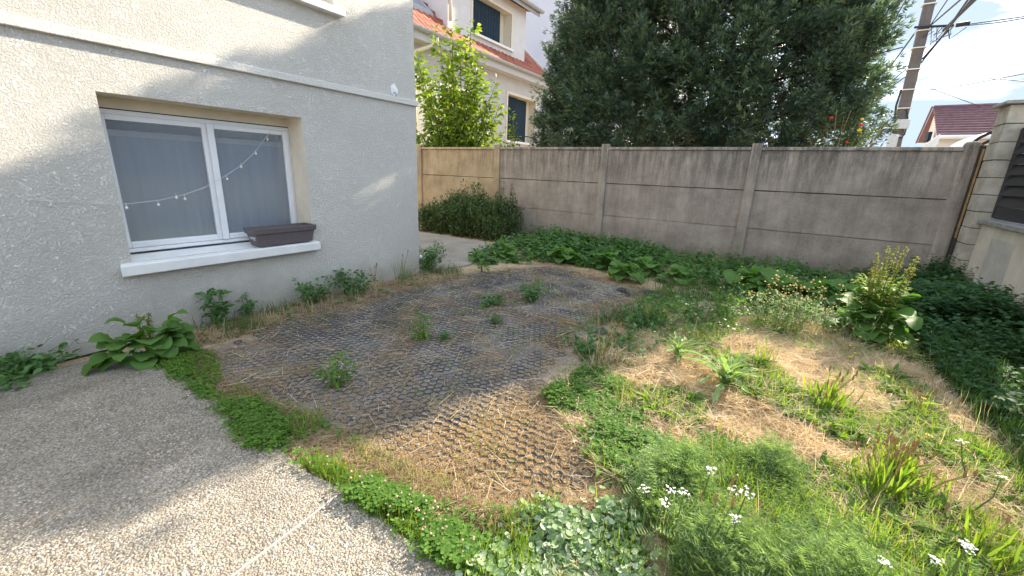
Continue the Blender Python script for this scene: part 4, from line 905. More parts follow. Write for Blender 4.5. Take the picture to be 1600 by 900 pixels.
def herb(name, label, loc, n, h, spread, leafmat, leaf, npl, lsize, clump=.05, start=.1, group=None, cat='weed', stem=None):
    b = (loc[0], loc[1], 0); tips = [(b[0] + r_.normal(0, spread), b[1] + r_.normal(0, spread), h * r_.uniform(.55, 1.05)) for i in range(n)]
    o = leafy_shrub(name, label, b, tips, leafmat, leaf, npl, lsize, .004, stem or M['stem_green'], cat, .8, start, clump)
    if group: o['group'] = group
    return o
herb('nettle', 'upright nettle growing by the house wall right of the dock', (-4.077,1.448,0.000), 7, .34, .07, M['nettle'], NLEAF, 55, .075, .06)
herb('nettle', 'thin weed with two grass stalks beside the nettle at the wall', (-4.073,1.713,0.000), 5, .22, .05, M['nettle'], NLEAF, 50, .06, .05)
for lab, p, n, h, s_ in (('round green weed clump by the wall below the planter', (-3.974,2.307,0.000), 22, .24, .1), ('second round clump by the wall, right of the first', (-3.911,2.724,0.000), 22, .26, .1),
    ('rounded spurge like clump with a white bloom at the house corner', (-4.169,4.160,0.000), 30, .36, .13), ('low geranium like clump on the slab edge by the wall', (-3.986,0.337,0.000), 26, .15, .11), ('small flat weed at the left frame edge by the wall', (-3.875,0.218,0.000), 14, .06, .1)):
    herb('weed_clump', lab, p, n, h, s_, M['nettle'], LEAF, 75, .045, .06, .05)
bt = bmesh.new(); bmesh.ops.create_icosphere(bt, subdivisions=1, radius=.022); wfm = bpy.data.meshes.new('white_bloom'); bt.to_mesh(wfm); bt.free(); wfm.materials.append(M['white_flower'])
o = bpy.data.objects.new('white_bloom', wfm); link(o); o.location = (-3.870,3.740,0.300); tag(o, 'single white bloom on the clump at the house corner', 'flower')
Geo().tube([(0, 0, 0), (.03, .02, -.29)], .003, 4).obj('stem', M['stem_green'], o)
for lab, p, n, h, lf in (('upright narrow leaved weed standing alone in the middle of the grid', (-2.405,2.315,0.000), 7, .24, NARROW), ('branched narrow leaved weed in the near part of the grid', (-2.277,1.418,0.000), 8, .22, NARROW),
    ('small dark weed right of the upright weed on the grid', (-2.271,2.439,0.000), 6, .09, NLEAF), ('upright leafy weed at the far edge of the sunlit straw', (-0.377,4.408,0.000), 12, .3, NARROW), ('tall thin weed left of the sunlit leafy weed', (-0.444,4.543,0.000), 4, .36, NARROW),
    ('bushy weed spilling over the far part of the grid', (-2.288,3.845,0.000), 16, .22, NLEAF), ('weed patch left of the bushy weed on the far grid', (-2.537,3.454,0.000), 14, .12, NLEAF),
    ('dark leafy weed in the tree shade near the grid edge', (-0.938,3.696,0.000), 16, .3, NLEAF), ('shaded weed with pale seed stalks at the shade edge', (-0.894,3.900,0.000), 12, .34, NARROW),
    ('small weed at the shade edge of the grid', (-1.229,3.008,0.000), 10, .1, NLEAF), ('low dark weed behind the thistles', (-0.944,3.184,0.000), 14, .16, NLEAF), ('sprig of weed on the grid below the far clump', (-2.153,3.010,0.000), 8, .1, NLEAF),
    ('leafy weed in the shade left of the yellow flowers', (-0.654,4.252,0.000), 14, .28, NLEAF)):
    herb('weed', lab, p, n, h, .05 if n < 10 else .13, M['nettle'] if lf is NLEAF else M['clover'], lf, 60, .07 if lf is NARROW else .055, .045, .08, 'weeds in the grid and straw')
def tuft(name, label, loc, n, h, w, mat, spread=.06, lean=.5, cat='grass tuft', heads=0, group=None):
    t_ = thing(name, label, cat, (loc[0], loc[1], 0), group); T, TF = blade_t(w, .3, 4)
    d = tilt_dirs(n, 1.57 - lean * 2.6, 1.4); pos = np.column_stack([rng.normal(0, spread, (n, 2)) * .6, np.full(n, -.01)])
    d[:, :2] += pos[:, :2] * 3; V, F = scatter(T, TF, pos, frames(d, rng.uniform(-.5, .5, n)), h * rng.uniform(.5, 1.1, n)); mobj('blades', fast_mesh('blades', V, F), mat, t_)
    g = Geo(); hd = []
    for i in range(heads):
        a = r_.uniform(0, 6.28); q = (math.cos(a) * r_.uniform(.02, .14), math.sin(a) * r_.uniform(.02, .14), h * r_.uniform(.95, 1.45)); g.tube([(0, 0, 0), (q[0] * .5, q[1] * .5, q[2] * .6), q], .0022, 4); hd.append(q)
    if heads:
        tag(g.obj('stalks', M['stem_dry'], t_), kind='stuff'); g = Geo()
        for q in hd: g.tube([(q[0], q[1], q[2] - .012), (q[0], q[1], q[2] + .008), (q[0], q[1], q[2] + .03)], [.003, .006, .002], 6)
        tag(g.obj('seed_heads', M['seed_head'], t_), kind='stuff')
    return t_
TG = 'plantain and grass tufts in the straw'
for lab, p, n, h, w, hd in (('dense dark green plantain tuft in the sunlit straw right of the thistle', (0.411,3.174,0.000), 120, .18, .10, 7), ('wide plantain tuft with many brown seed heads at lower right', (0.664,2.548,0.000), 120, .16, .11, 16),
    ('arching broad bladed tuft among the white flowers at the bottom', (-0.018,1.566,0.000), 46, .20, .13, 5), ('second dark hollow tuft below the brown seed heads', (0.586,2.317,0.000), 80, .19, .1, 6),
    ('bright tuft at the far edge of the straw below the yellow flowers', (0.002,3.647,0.000), 60, .22, .035, 0), ('tall blonde grass tuft at the edge of the grid shade', (-1.010,2.831,0.000), 40, .26, .02, 5),
    ('small bright tuft in the middle of the straw', (-0.078,2.344,0.000), 40, .12, .05, 0), ('low green tuft at the right in the straw', (0.757,2.466,0.000), 60, .14, .09, 3), ('tuft of green blades at the lower right corner', (0.853,2.118,0.000), 70, .16, .09, 2),
    ('green tuft by the shade edge at the right', (0.914,3.341,0.000), 60, .14, .07, 6), ('small grass tuft at the left end of the clover edge', (-1.978,1.078,0.000), 40, .12, .04, 2), ('sunlit clump of grass near the slab corner', (-1.995,1.014,0.000), 40, .12, .05, 0),
    ('yellow green tuft in the straw left of the plantain', (0.106,3.283,0.000), 40, .16, .04, 0), ('grass tuft beside the house wall, right of the nettle', (-4.089,2.100,0.000), 30, .16, .02, 0), ('blonde grass tuft in front of the wall clumps', (-4.023,3.118,0.000), 50, .22, .02, 4), ('tall grass tuft by the wall before the house corner', (-4.056,3.581,0.000), 60, .28, .018, 3)):
    tuft('grass_tuft', lab, p, n, h, w, M['grass'] if 'blonde' not in lab else M['straw'], .07, .5, 'grass tuft', hd, TG)

# flowers
YG = 'white yarrow flower heads'
T7, F7 = disc_t(7, .5, .3)
for i, (lab, q) in enumerate((('white yarrow head standing highest and farthest of the patch', (-0.104,1.647,0.280)), ('largest white yarrow head, right of the highest one', (0.022,1.582,0.300)), ('white yarrow head at the left edge above the pair', (-0.214,1.472,0.250)),
    ('upper yarrow head of the close pair at the left edge', (-0.235,1.369,0.270)), ('lower yarrow head of the close pair at the left edge', (-0.229,1.344,0.260)), ('white yarrow head just right of the close pair', (-0.160,1.406,0.260)),
    ('drooping white yarrow head above the arching tuft', (0.050,1.466,0.260)), ('small greyish yarrow head in the middle of the patch', (0.026,1.606,0.220)), ('white yarrow head near the bottom edge, right of middle', (0.410,1.543,0.240)),
    ('big white yarrow head at the lower right', (0.627,1.713,0.300)), ('yarrow head touching the big one on its right', (0.682,1.751,0.280)), ('white yarrow head cut by the bottom edge at the lower right', (0.573,1.539,0.300)), ('small yarrow head above the one cut by the bottom edge', (0.571,1.593,0.280)),
    ('pale flat head at the right shade edge', (0.941,2.670,0.200)), ('pale flat head at the right frame edge', (0.929,2.370,0.220)))):
    q = np.array(q); t_ = thing('yarrow_flower', lab, 'flower', (q[0], q[1], 0), YG)
    Geo().tube([(r_.uniform(-.04, .04), r_.uniform(-.04, .04), 0), (0, 0, q[2] * .6), (0, 0, q[2])], [.004, .003, .002], 5).obj('stem', M['stem_green'], t_)
    m = 46; a = rng.uniform(0, 6.28, m); rr = np.sqrt(rng.uniform(0, 1, m)) * r_.uniform(.010, .019); gc = rng.integers(0, 7, m); ga = gc * .9 + i; gr_ = r_.uniform(.012, .02) * (gc > 0); a = rng.uniform(0, 6.28, m); rr = rng.uniform(0, .008, m); pos = np.column_stack([gr_ * np.cos(ga) + rr * np.cos(a), gr_ * np.sin(ga) + rr * np.sin(a), q[2] + .012 + .006 * np.sin(gc * 2.1) - rr * rr * 20])
    V, F = scatter(T7, F7, pos, frames(tilt_dirs(m, -.35, .35)), rng.uniform(.003, .0065, m)); t_.rotation_euler = (r_.normal(0, .14), r_.normal(0, .14), 0); mobj('head', fast_mesh('head', V, F), M['white_flower'], t_)
DG = 'small yellow flowers in the grass'
for i, (lab, q) in enumerate((('yellow flower below the tall dock', (0.618,4.321,0.080)), ('upper of two yellow flowers on the straw right of the plantain', (0.636,4.140,0.080)), ('lower of two yellow flowers on the straw right of the plantain', (0.607,4.079,0.060)), ('yellow flower at the tip of the shade, left of a pair', (0.933,4.404,0.160)),
    ('yellow flower of the pair at the shade tip', (0.946,4.285,0.160)), ('yellow flower highest at the shade tip', (1.034,4.449,0.200)), ('yellow flower on bare straw, middle right', (0.643,3.748,0.060)), ('yellow flower just below another on the straw', (0.681,3.691,0.060)), ('yellow flower lowest of three on the straw', (0.676,3.593,0.050)),
    ('lone yellow flower right of the three on the straw', (0.794,3.791,0.070)), ('yellow flower above the plantain tuft', (0.445,3.357,0.120)), ('yellow flower beside the thistle', (-0.007,2.922,0.050)), ('yellow flower at the right in the long grass', (0.913,3.443,0.100)), ('yellow flower on the rim of the grid below the corner shrub', (-3.048,4.623,0.080)),
    ('yellow flower in the bank at the right middle post', (-0.495,7.298,0.180)), ('yellow flower in the bank left of the right middle post', (-1.035,6.431,0.160)), ('yellow flower near the crumpled grid end', (-1.026,5.171,0.060)), ('yellow flower in the sunlit straw at the bottom of the shade edge', (0.852,2.952,0.080)))):
    q = np.array(q); t_ = thing('yellow_flower', lab, 'flower', (q[0], q[1], 0), DG)
    Geo().tube([(0, 0, 0), (0, 0, q[2])], .002, 4).obj('stem', M['stem_green'], t_)
    m = 14; pos = np.column_stack([np.zeros((m, 2)), np.full(m, q[2])]); V, F = scatter(*TINY, pos, frames(tilt_dirs(m, .1, .6)), rng.uniform(.014, .02, m)); mobj('head', fast_mesh('head', V, F), M['yellow_flower'], t_)
# tall airy stalks with ochre flower heads at the far edge of the straw
for i in range(16):
    x, y = np.array((0.204,4.950,0.000)[:2]) + (r_.normal(0, .28), r_.normal(0, .12)); h = r_.uniform(.3, .55)
    pass
fs = thing('ragwort_stand', 'airy stand of thin stalks with ochre flower heads at the far edge of the straw', 'wildflowers', (0.206,4.789,0.000))
g = Geo(); heads = []
for i in range(60):
    x, y, h = r_.normal(0, .34), r_.normal(0, .13), r_.uniform(.22, .55); dx = r_.normal(0, .05); g.tube([(x, y, 0), (x + dx * .5, y, h * .6), (x + dx, y, h)], .0028, 4)
    for k in range(r_.integers(2, 6)): heads.append((x + dx + r_.normal(0, .03), y + r_.normal(0, .03), h - r_.uniform(-.02, .12)))
g.obj('stalks', M['stem_green'], fs); heads = np.array(heads)
V, F = scatter(*disc_t(6, .5, .5), heads, frames(tilt_dirs(len(heads), -.5, .5)), rng.uniform(.012, .024, len(heads))); tag(mobj('heads', fast_mesh('heads', V, F), plain('ochre_heads', (.50, .34, .12), .8, .2, .25), fs), kind='stuff')
m = 1500; pos = np.column_stack([rng.normal(0, .34, m), rng.normal(0, .13, m), rng.uniform(0, .3, m)]); V, F = scatter(*NARROW, pos, frames(tilt_dirs(m, -.2, 1.2)), rng.uniform(.03, .07, m)); mobj('foliage', fast_mesh('foliage', V, F), M['yarrow'], fs)

# ================================================================ HONEYCOMB GRID
gridt = thing('honeycomb_grid', 'black plastic honeycomb ground grid half buried in grey gravel', 'ground grid', (-2, 2.5, 0))
CW, CH = .056, .0485
def hexring(C, w=.0017):
    """walls of hexagonal cells centred on C (n,3): top faces and inner sides"""
    n = len(C); a = np.pi / 6 + np.arange(6) * np.pi / 3; R0 = CW / math.sqrt(3) - .0006; R1 = R0 - w * 1.155
    ring = lambda r, z: np.column_stack([np.cos(a) * r, np.sin(a) * r, np.full(6, z)])
    T = np.vstack([ring(R0, 0), ring(R1, 0), ring(R1, -.022), ring(R0, -.022)]); F = []
    for k in range(6):
        j = (k + 1) % 6; F += [(k, j, 6 + j, 6 + k), (6 + k, 6 + j, 12 + j, 12 + k), (18 + k, 18 + j, j, k)]
    return T, np.array(F)
HT, HF = hexring(np.zeros((1, 3)))
GPn = np.array(GRID_POLY)
y = .62; PANELS = []
while y < 5.8:
    x = -4.1 + r_.uniform(-.3, 0)
    while x < -.3:
        cols, rows = 20, 9; cx_, cy_ = np.meshgrid(np.arange(cols), np.arange(rows)); C = np.column_stack([x + (cx_ + .5 * (cy_ % 2)).ravel() * CW, y + cy_.ravel() * CH])
        keep = inside(C, GRID_POLY)
        keep &= rng.random(len(C)) > .35 * (poly_dist_mask(C, GRID_POLY, .5) < .75)
        if keep.sum() > 4:
            ctr = C.mean(0); tz = r_.uniform(-.004, .005); sxp, syp = r_.normal(0, .006), r_.normal(0, .008)
            zz = .0058 + tz * .4 + (C[:, 0] - ctr[0]) * sxp * .4 + (C[:, 1] - ctr[1]) * syp * .5 + .009 * (noise2(C[:, 0], C[:, 1], 5.0) - .5) + rng.normal(0, .0008, len(C))
            P = np.column_stack([C, zz])[keep]; k = len(P)
            PANELS.append(P)
        x += cols * CW + .034
    y += rows * CH + .022
ALLC = np.concatenate(PANELS); order = np.argsort(ALLC[:, 0] ** 2 + ALLC[:, 1] ** 2); near = set(order[:290].tolist())
cme = fast_mesh('cell', HT, HF); cme.materials.append(M['plastic_black'])
for i in order[:290]:
    o = bpy.data.objects.new('cell', cme); link(o, gridt); o.location = ALLC[i] - (-2, 2.5, 0)
P = ALLC[order[290:]]; V, F = scatter(HT, HF, P - (-2, 2.5, 0), np.tile(np.eye(3), (len(P), 1, 1)), np.ones(len(P)))
tag(mobj('grid_cells', fast_mesh('grid_cells', V, F), M['plastic_black'], gridt), kind='stuff')
cr = thing('crumpled_grid', 'loose crumpled end of the black honeycomb grid lifting out of the ground', 'ground grid', (-1.302,4.912,0.000))
C = np.array([(i * CW + .5 * CW * (j % 2), j * CH) for i in range(10) for j in range(5)]) - (.28, .1)
P = np.column_stack([C, .03 + .035 * np.sin(C[:, 0] * 14 + C[:, 1] * 9)]); V, F = scatter(HT, HF, P, np.tile(np.eye(3), (len(P), 1, 1)), np.ones(len(P))); mobj('lattice', fast_mesh('lattice', V, F), M['plastic_black'], cr)
for lab, q0, q1, mt in (('reddish brown dry twig lying in the shade beside the grid', (-1.668,3.405,0.000), (-1.412,3.417,0.000), 'rust'), ('pale dry stalk lying in the shade below the reddish twig', (-1.512,3.044,0.000), (-1.425,3.345,0.000), 'stem_dry')):
    q0, q1 = np.array(q0), np.array(q1); o = Geo().tube([tuple(q0 * 0 + (0, 0, .02)), tuple((q1 - q0) * .5 + (0, .02, .03)), tuple(q1 - q0 + (0, 0, .02))], [.008, .007, .004], 6).obj('twig', M[mt]); o.location = q0; tag(o, lab, 'twig')
bt = bmesh.new(); bmesh.ops.create_icosphere(bt, subdivisions=2, radius=1)
for v_ in bt.verts: v_.co *= 1 + .15 * math.sin(v_.co.x * 5 + 1) * math.cos(v_.co.y * 4)
sme = bpy.data.meshes.new('stone'); bt.to_mesh(sme); bt.free(); sme.materials.append(M['stone'])
for lab, q, s_ in (('dark stone lying in the shade near the reddish twig', (-1.251,3.425,0.000), .055), ('small stone at the slab corner by the clover', (-1.955,0.857,0.000), .03)):
    o = bpy.data.objects.new('stone', sme); link(o); o.location = (q[0], q[1], s_ * .35); o.scale = (s_ * 1.2, s_, s_ * .6); tag(o, lab, 'stone')

# ================================================================ GROUND COVER
def on_ground(P2, dz=0.0): return np.column_stack([P2, ground_z(P2) + dz])
def stuff(name, parts, mat, label=None):
    V, F = merge(parts); return tag(mobj(name, fast_mesh(name, V, F), mat), kind='stuff')
STRAW_POLY = [(-1.00,2.43),(-0.96,2.99),(-0.91,3.72),(-0.73,4.19),(-0.43,4.55),(0.01,4.91),(0.52,5.33),(1.08,5.32),(1.19,4.67),(1.20,3.60),(1.28,3.13),(0.98,2.11),(0.37,1.68),(-0.04,1.51),(-0.31,1.55),(-0.46,1.64),(-0.77,1.81),(-0.98,2.05)]
EDGE_POLY = [(-3.7, .84), (-3.2, .86), (-2.6, .85), (-2.0, .84), (-1.4, .85), (-.7, .86), (-.6, 1.2), (-1.0, 1.2), (-1.6, 1.14), (-2.3, 1.12), (-2.9, 1.02), (-3.5, 1.2)]
WALL_POLY = [(-4.09, .9), (-3.6, 1.0), (-3.62, 2.2), (-3.6, 3.2), (-3.5, 4.2), (-4.0, 4.6), (-4.09, 3.9)]
CLOVER_POLY = [(-1.13,2.12),(-1.17,2.42),(-1.01,2.73),(-0.70,2.61),(-0.54,2.30),(-0.35,2.13),(-0.21,2.04),(-0.37,1.76),(-0.49,1.72),(-0.69,1.84),(-0.91,2.01)]
CLOVER2 = [(-3.52,0.83),(-3.60,0.98),(-3.18,0.94),(-2.69,0.90),(-2.59,0.84),(-2.87,0.83)] + []
CLOVER4 = [(-2.58,0.85),(-2.48,1.00),(-2.19,1.02),(-1.97,0.93),(-1.92,0.82),(-2.03,0.77),(-2.25,0.79)]
CLOVER3 = [(-1.78,0.86),(-1.69,0.94),(-1.29,0.99),(-0.97,1.02),(-0.75,1.00),(-0.69,0.90),(-0.76,0.87),(-1.07,0.87),(-1.39,0.87)]
YARROW_POLY = [(-0.31,1.55),(-0.34,1.77),(-0.26,2.05),(-0.07,2.23),(0.16,2.31),(0.27,2.11),(0.41,2.03),(0.60,2.05),(0.74,2.03),(0.83,1.93),(-0.04,1.22),(-0.15,1.37)]
MALLOW_POLY = [(-0.75,0.94),(-0.76,1.19),(-0.67,1.34),(-0.48,1.47),(-0.33,1.52),(-0.17,1.19),(-0.70,0.82)]
RGRASS_POLY = [(1.08,4.58),(1.11,4.05),(1.20,3.60),(1.21,2.90),(0.98,2.11),(0.86,2.13),(0.89,2.46),(0.87,2.96),(0.91,3.47)]
SHADE_POLY = [(1.05, 2.0), (2.04, 2.0), (2.04, 7.7), (1.9, 8.1), (-3.0, 8.12), (-4.6, 8.1), (-4.5, 6.6), (-3.8, 5.9), (-2.6, 5.85), (-1.9, 5.55), (-1.0, 5.3), (-.4, 5.35), (.4, 5.2), (1.1, 5.2)]
COVER_POLY = [(1.25, 3.6), (1.5, 2.0), (2.04, 2.0), (2.04, 7.7), (1.9, 8.1), (1.0, 8.1), (1.1, 5.6)]
BANK_POLY = [(-4.8, 8.1), (-4.6, 6.4), (-4.3, 5.3), (-3.9, 4.85), (-3.6, 5.25), (-3.1, 5.75), (-2.6, 5.85), (-2.0, 5.75), (-1.3, 5.75), (-.6, 5.8), (.2, 5.7), (1.2, 5.4), (1.6, 6.2), (1.9, 8.1)]
def straw(P2, l0, l1, w, hz=.0, lift=.3, seg=2):
    n = len(P2); d = tilt_dirs(n, -.08, lift); T, TF = blade_t(w, -.06, seg); return scatter(T, TF, on_ground(P2, .004) + np.column_stack([np.zeros((n, 2)), rng.uniform(0, .015, n) + hz]), frames(d, rng.uniform(-1, 1, n)), rng.uniform(l0, l1, n))
def blades(P2, h0, h1, w, lean=.8, seg=3, bend=.35):
    n = len(P2); d = tilt_dirs(n, 1.57 - lean, 1.5); T, TF = blade_t(w, bend, seg); return scatter(T, TF, on_ground(P2, -.004), frames(d, rng.uniform(-.6, .6, n)), rng.uniform(h0, h1, n))
def fringe(poly, n, soft=.22, f=5, thr=.28):
    P2 = in_poly(poly, n); P2 = P2 + rng.normal(0, .03, P2.shape); return P2[rng.random(len(P2)) < poly_dist_mask(P2, poly, soft) ** 1.3 * np.clip((noise2(P2[:, 0], P2[:, 1], f) - thr) / .25, 0.05, 1)]
def dens(P2, f, thr, seed=0.0, soft=.12): return P2[rng.random(len(P2)) < np.clip((noise2(P2[:, 0] + seed, P2[:, 1] - seed, f) - thr) / soft, 0, 1)]
SP_ = in_poly(STRAW_POLY, 85000)
_o = [(-.6, .95), (2.04, .6), (2.04, 2.4), (1.3, 2.5), (.4, 1.7), (-.5, 1.1)]
stuff('straw_litter', [straw(in_poly(_o, 9000), .03, .13, .034, 0, .35), straw(in_poly(GRID_POLY, 2600), .05, .17, .02, .012, .3, 3), straw(in_poly(STRAW_POLY, 7000), .07, .18, .034, .012, .35, 3), straw(SP_[:62000], .03, .11, .035, 0, .35), straw(SP_[62000:], .06, .17, .03, .01, .6)], M['straw'])
t = NT('gravel_stone'); r = t.island(); t.base(t.ramp(r, [(0, (.10, .07, .045)), (.3, (.22, .175, .13)), (.65, (.33, .30, .27)), (1, (.50, .48, .45))]), .85, .2); M['gravel_stone'] = t.m
GV = in_poly(GRID_POLY, 34000); GV = GV[rng.random(len(GV)) < .35 + .9 * noise2(GV[:, 0] + 4, GV[:, 1], 3.1)]; k = len(GV)
stuff('gravel', [scatter(*disc_t(5, .5, .4), on_ground(GV, .001), frames(tilt_dirs(k, -.6, .6)), rng.uniform(.005, .015, k) * rng.uniform(.6, 1.1, k))], M['gravel_stone'])
CL = np.concatenate([in_poly(STRAW_POLY, 5000), in_poly(EDGE_POLY, 1500), in_poly(WALL_POLY, 1500)]); k = len(CL)
stuff('soil_clods', [scatter(*disc_t(6, .5, .5), on_ground(CL, .0), frames(tilt_dirs(k, -.5, .5)), rng.uniform(.008, .028, k))], plain('soil_clod', (.13, .085, .05), .95, .1, .4, 40))
GS = in_poly(GRID_POLY, 60000); gsd = dens(GS, 4.5, .36, 3.3, .4); edge_m = poly_dist_mask(GS, GRID_POLY, .7); GE = GS[rng.random(len(GS)) < (1 - edge_m) * 1.1]
WS = in_poly(WALL_POLY, 9000); ES = in_poly(EDGE_POLY, 7000); FS = in_poly([(-3.6, 5.4), (-3.0, 5.9), (-1.6, 5.6), (-.8, 5.3), (-.6, 4.2), (-1.0, 3.2), (-1.5, 3.6), (-1.4, 5.0), (-2.9, 5.5)], 9000)
NS = in_poly([(-1.55,1.05),(-1.25,1.11),(-0.85,1.17),(-0.55,1.42),(-0.44,1.60),(-0.31,1.55),(-0.54,1.39),(-0.71,1.15),(-0.83,1.06),(-1.16,1.02)], 5000)
_q = in_poly(GRID_POLY, 26000); _q = _q + rng.normal(0, .2, _q.shape); _q = _q[(~inside(_q, GRID_POLY)) & (_q[:, 1] > .9) & (_q[:, 0] > -4.05) & (_q[:, 0] < -.3)]
stuff('old_straw', [straw(_q, .03, .11, .034, 0, .4), straw(gsd, .02, .075, .035, 0, .2), straw(GE, .03, .09, .03, 0, .3), straw(dens(in_poly(GRID_POLY, 9000), 5, .4, 8.8, .4), .03, .12, .022, .012, .25), straw(WS, .03, .1, .03, 0, .35), straw(ES, .03, .08, .035), straw(FS, .03, .09, .03, 0, .35), straw(NS, .03, .1, .03, .005, .5)], M['straw_brown'])
# upright dry and green grass in the straw
DP = dens(in_poly(STRAW_POLY, 26000), 1.7, .46, 5.5, .3)
stuff('dry_grass', [blades(DP, .03, .10, .028, 1.2, 3, .3), blades(dens(in_poly(STRAW_POLY, 700), 3, .4, 1.5), .10, .22, .016, .8), blades(dens(in_poly(WALL_POLY, 1000), 3, .5, 2.5), .08, .22, .016, .7)], M['straw'])
GP_ = dens(in_poly(STRAW_POLY, 30000), 2.3, .635, 9.1, .06)
RG = in_poly(RGRASS_POLY, 12000)
FG = in_poly([(-1.6, 3.2), (-1.0, 2.6), (-.7, 3.0), (.0, 4.6), (.6, 5.3), (-.6, 5.8), (-1.2, 5.6), (-1.3, 4.2)], 9000)
stuff('green_grass', [blades(GP_, .04, .11, .06, 1.15), blades(dens(in_poly([(-.6, .95), (2.04, .6), (2.04, 2.4), (1.3, 2.5), (.4, 1.7), (-.5, 1.1)], 7000), 2.3, .4, 9.1, .2), .04, .13, .05, 1.1), blades(dens(RG, 2.4, .42, 1, .15), .03, .10, .055, 1.2), blades(dens(in_poly(EDGE_POLY, 4000), 3, .55, 2.2), .03, .09, .05, 1.1), blades(dens(in_poly(CLOVER_POLY, 5000), 3, .4, 6), .04, .12, .04, 1.0), blades(fringe(CLOVER2, 1200, .12), .03, .08, .05, 1.1), blades(fringe(CLOVER4, 1600, .16), .03, .09, .05, 1.1), blades(dens(in_poly(CLOVER3, 3500), 5, .3, 3, .25), .04, .1, .045, 1.1), blades(in_poly(YARROW_POLY, 3600), .05, .15, .045, 1.0), blades(dens(in_poly(MALLOW_POLY, 2600), 6, .42, 3, .2), .04, .13, .045, 1.2), blades(dens(in_poly(GRID_POLY, 16000), 4.5, .7, 4.1, .08), .02, .06, .05, 1.0)], M['grass'])
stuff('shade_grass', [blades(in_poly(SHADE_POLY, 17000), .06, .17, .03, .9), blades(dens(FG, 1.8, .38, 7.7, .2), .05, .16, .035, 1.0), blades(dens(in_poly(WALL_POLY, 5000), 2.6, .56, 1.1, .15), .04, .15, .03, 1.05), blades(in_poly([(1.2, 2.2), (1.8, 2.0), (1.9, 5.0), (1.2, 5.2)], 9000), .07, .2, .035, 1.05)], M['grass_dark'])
def clover(P2, h0, h1, s0, s1):
    n = len(P2); s0 = s0 * .6; R = frames(tilt_dirs(n, -.35, .35)); return scatter(*trefoil_t(), on_ground(P2) + np.column_stack([np.zeros((n, 2)), rng.uniform(h0, h1, n)]), R, rng.uniform(s0, s1, n))
stuff('clover', [clover(fringe(CLOVER_POLY, 12000, .25, 5, .25), .015, .075, .016, .034), clover(fringe(CLOVER2, 2200, .12), .01, .05, .014, .028), clover(fringe(CLOVER4, 4200, .16), .01, .07, .014, .028), clover(fringe(CLOVER3, 9500, .14, 7, .3), .015, .075, .016, .034), clover(dens(in_poly(EDGE_POLY, 5000), 3, .55, 4, .15), .01, .05, .012, .022), clover(dens(in_poly(STRAW_POLY, 16000), 2.3, .63, 9.1, .06), .01, .05, .012, .024)], M['clover'])
P = np.concatenate([in_poly(CLOVER_POLY, 150), in_poly(CLOVER3, 60), in_poly(YARROW_POLY, 50)])
stuff('clover_flowers', [scatter(*disc_t(6, .5, .7), on_ground(P) + np.column_stack([np.zeros((len(P), 2)), rng.uniform(.05, .1, len(P))]), frames(tilt_dirs(len(P), -.3, .3)), rng.uniform(.008, .013, len(P)))], M['pink_flower'])
def feathers(P2, h, s0, s1):
    n = len(P2); d = tilt_dirs(n, .15, 1.25); return scatter(*feather_t(), on_ground(P2) + np.column_stack([np.zeros((n, 2)), rng.uniform(0, 1.4 * h, n) * np.clip(noise2(P2[:, 0], P2[:, 1], 5) - .1, .05, 1)]), frames(d, rng.uniform(-.8, .8, n)), rng.uniform(s0, s1, n))
stuff('yarrow_foliage', [feathers(fringe(YARROW_POLY, 30000, .3, 5.5, .36), .13, .06, .14), feathers(dens(in_poly(YARROW_POLY, 9000), 3, .5, 5, .1), .2, .06, .12), feathers(dens(in_poly(STRAW_POLY, 6000), 2.2, .6, 4.4), .06, .05, .1)], M['yarrow'])
def mallow_t():
    V = [(0, 0, 0)]; F = []; n = 10
    for k in range(n + 1):
        a = -2.6 + 5.2 * k / n; r = .5 * (1 + .1 * (k % 2)); V.append((.25 + r * math.cos(a), r * math.sin(a), .08 * (k % 2) + .12))
    F = [(0, 1 + k, 2 + k) for k in range(n)]; return np.array(V), np.array(F)
n = 4200; P2 = fringe(MALLOW_POLY, 5200, .3, 7, .42); k = len(P2)
stuff('mallow', [scatter(*mallow_t(), on_ground(P2) + np.column_stack([np.zeros((k, 2)), rng.uniform(.1, 1, k) * .10 * np.clip(noise2(P2[:, 0], P2[:, 1], 5.5) - .12, .05, 1)]), frames(tilt_dirs(k, -.6, .6), rng.normal(0, .4, k)), rng.uniform(.013, .033, k))], M['mallow'])
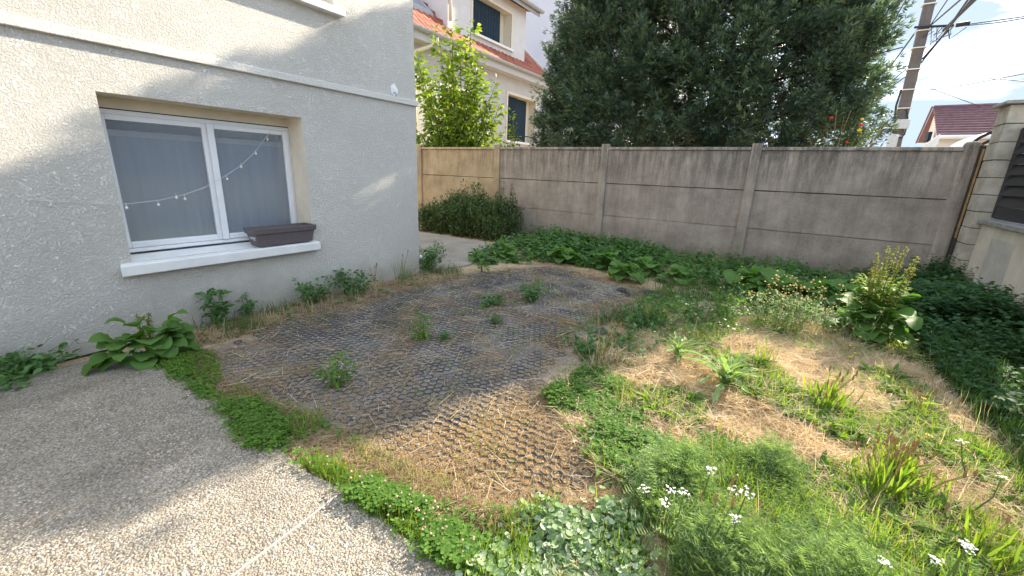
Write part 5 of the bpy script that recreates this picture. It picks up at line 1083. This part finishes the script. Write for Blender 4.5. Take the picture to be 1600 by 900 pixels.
def stem_leaves(P2, h0, h1, per, ls, leaf):
    """leafy upright stems: pairs of leaves up each"""
    n = len(P2); h = rng.uniform(h0, h1, n) * (.45 + 1.1 * noise2(P2[:, 0], P2[:, 1], 2.2)); idx = np.repeat(np.arange(n), per); u = np.tile(np.linspace(.15, 1, per), n); az = np.tile(np.arange(per) * 1.62, n) + rng.uniform(0, 6, n)[idx]
    lean = rng.normal(0, .18, (n, 2))[idx]; pos = on_ground(P2)[idx]; pos[:, :2] += lean * (h[idx] * u)[:, None]; pos[:, 2] += h[idx] * u
    el = .75 * u - .25 + rng.normal(0, .2, n * per); d = np.column_stack([np.cos(az) * np.cos(el), np.sin(az) * np.cos(el), np.sin(el)])
    return scatter(*leaf, pos, frames(d, rng.normal(0, .3, n * per)), ls * (1.15 - .55 * u) * rng.uniform(.75, 1.2, n * per))
BK = in_poly(BANK_POLY, 1150); front = BK[:, 1] < 6.4
stuff('nettle_bed', [stem_leaves(BK[~front], .10, .24, 9, .115, NLEAF), stem_leaves(BK[front], .08, .2, 8, .105, LEAF), stem_leaves(in_poly([(-4.3, 7.0), (-3.6, 6.1), (-2.2, 6.0), (-2.0, 8.0), (-4.0, 8.05)], 260), .12, .26, 10, .13, LEAF), stem_leaves(FG[:260], .06, .16, 7, .055, NLEAF), stem_leaves(in_poly(WALL_POLY, 110), .05, .16, 8, .04, NLEAF)], M['nettle'])
CV = in_poly(COVER_POLY, 1500); hi = CV[:, 0] > 1.55
def cover(P2, h, ls, per): return stem_leaves(P2, h * .5, h, per, ls, LEAF)
stuff('bramble_cover', [cover(CV[hi & (CV[:, 1] > 5.6)], .38, .09, 13), cover(CV[hi & (CV[:, 1] <= 5.6)], .24, .08, 10), cover(CV[~hi], .26, .085, 9), cover(in_poly([(1.2, 5.6), (2.0, 5.8), (1.95, 7.6), (1.3, 7.4)], 380), .44, .10, 14)], M['ivy'])
EB = in_poly(EDGE_POLY, 1200)
LW = dens(in_poly(STRAW_POLY, 3400), 2.3, .61, 9.1, .08); k = len(LW); per = 9; idx = np.repeat(np.arange(k), per)
d = tilt_dirs(k * per, .05, .9); V, F = scatter(*leaf_t(.3, -.3, .08, 3), on_ground(LW)[idx] + rng.normal(0, .01, (k * per, 3)), frames(d, rng.normal(0, .4, k * per)), (rng.uniform(.04, .13, k)[idx]) * rng.uniform(.7, 1.1, k * per))
stuff('low_weeds', [(V, F)], M['clover'])
SHT = [(0.17,3.87),(0.52,4.39),(0.61,3.93),(0.43,3.53),(0.20,3.48)];
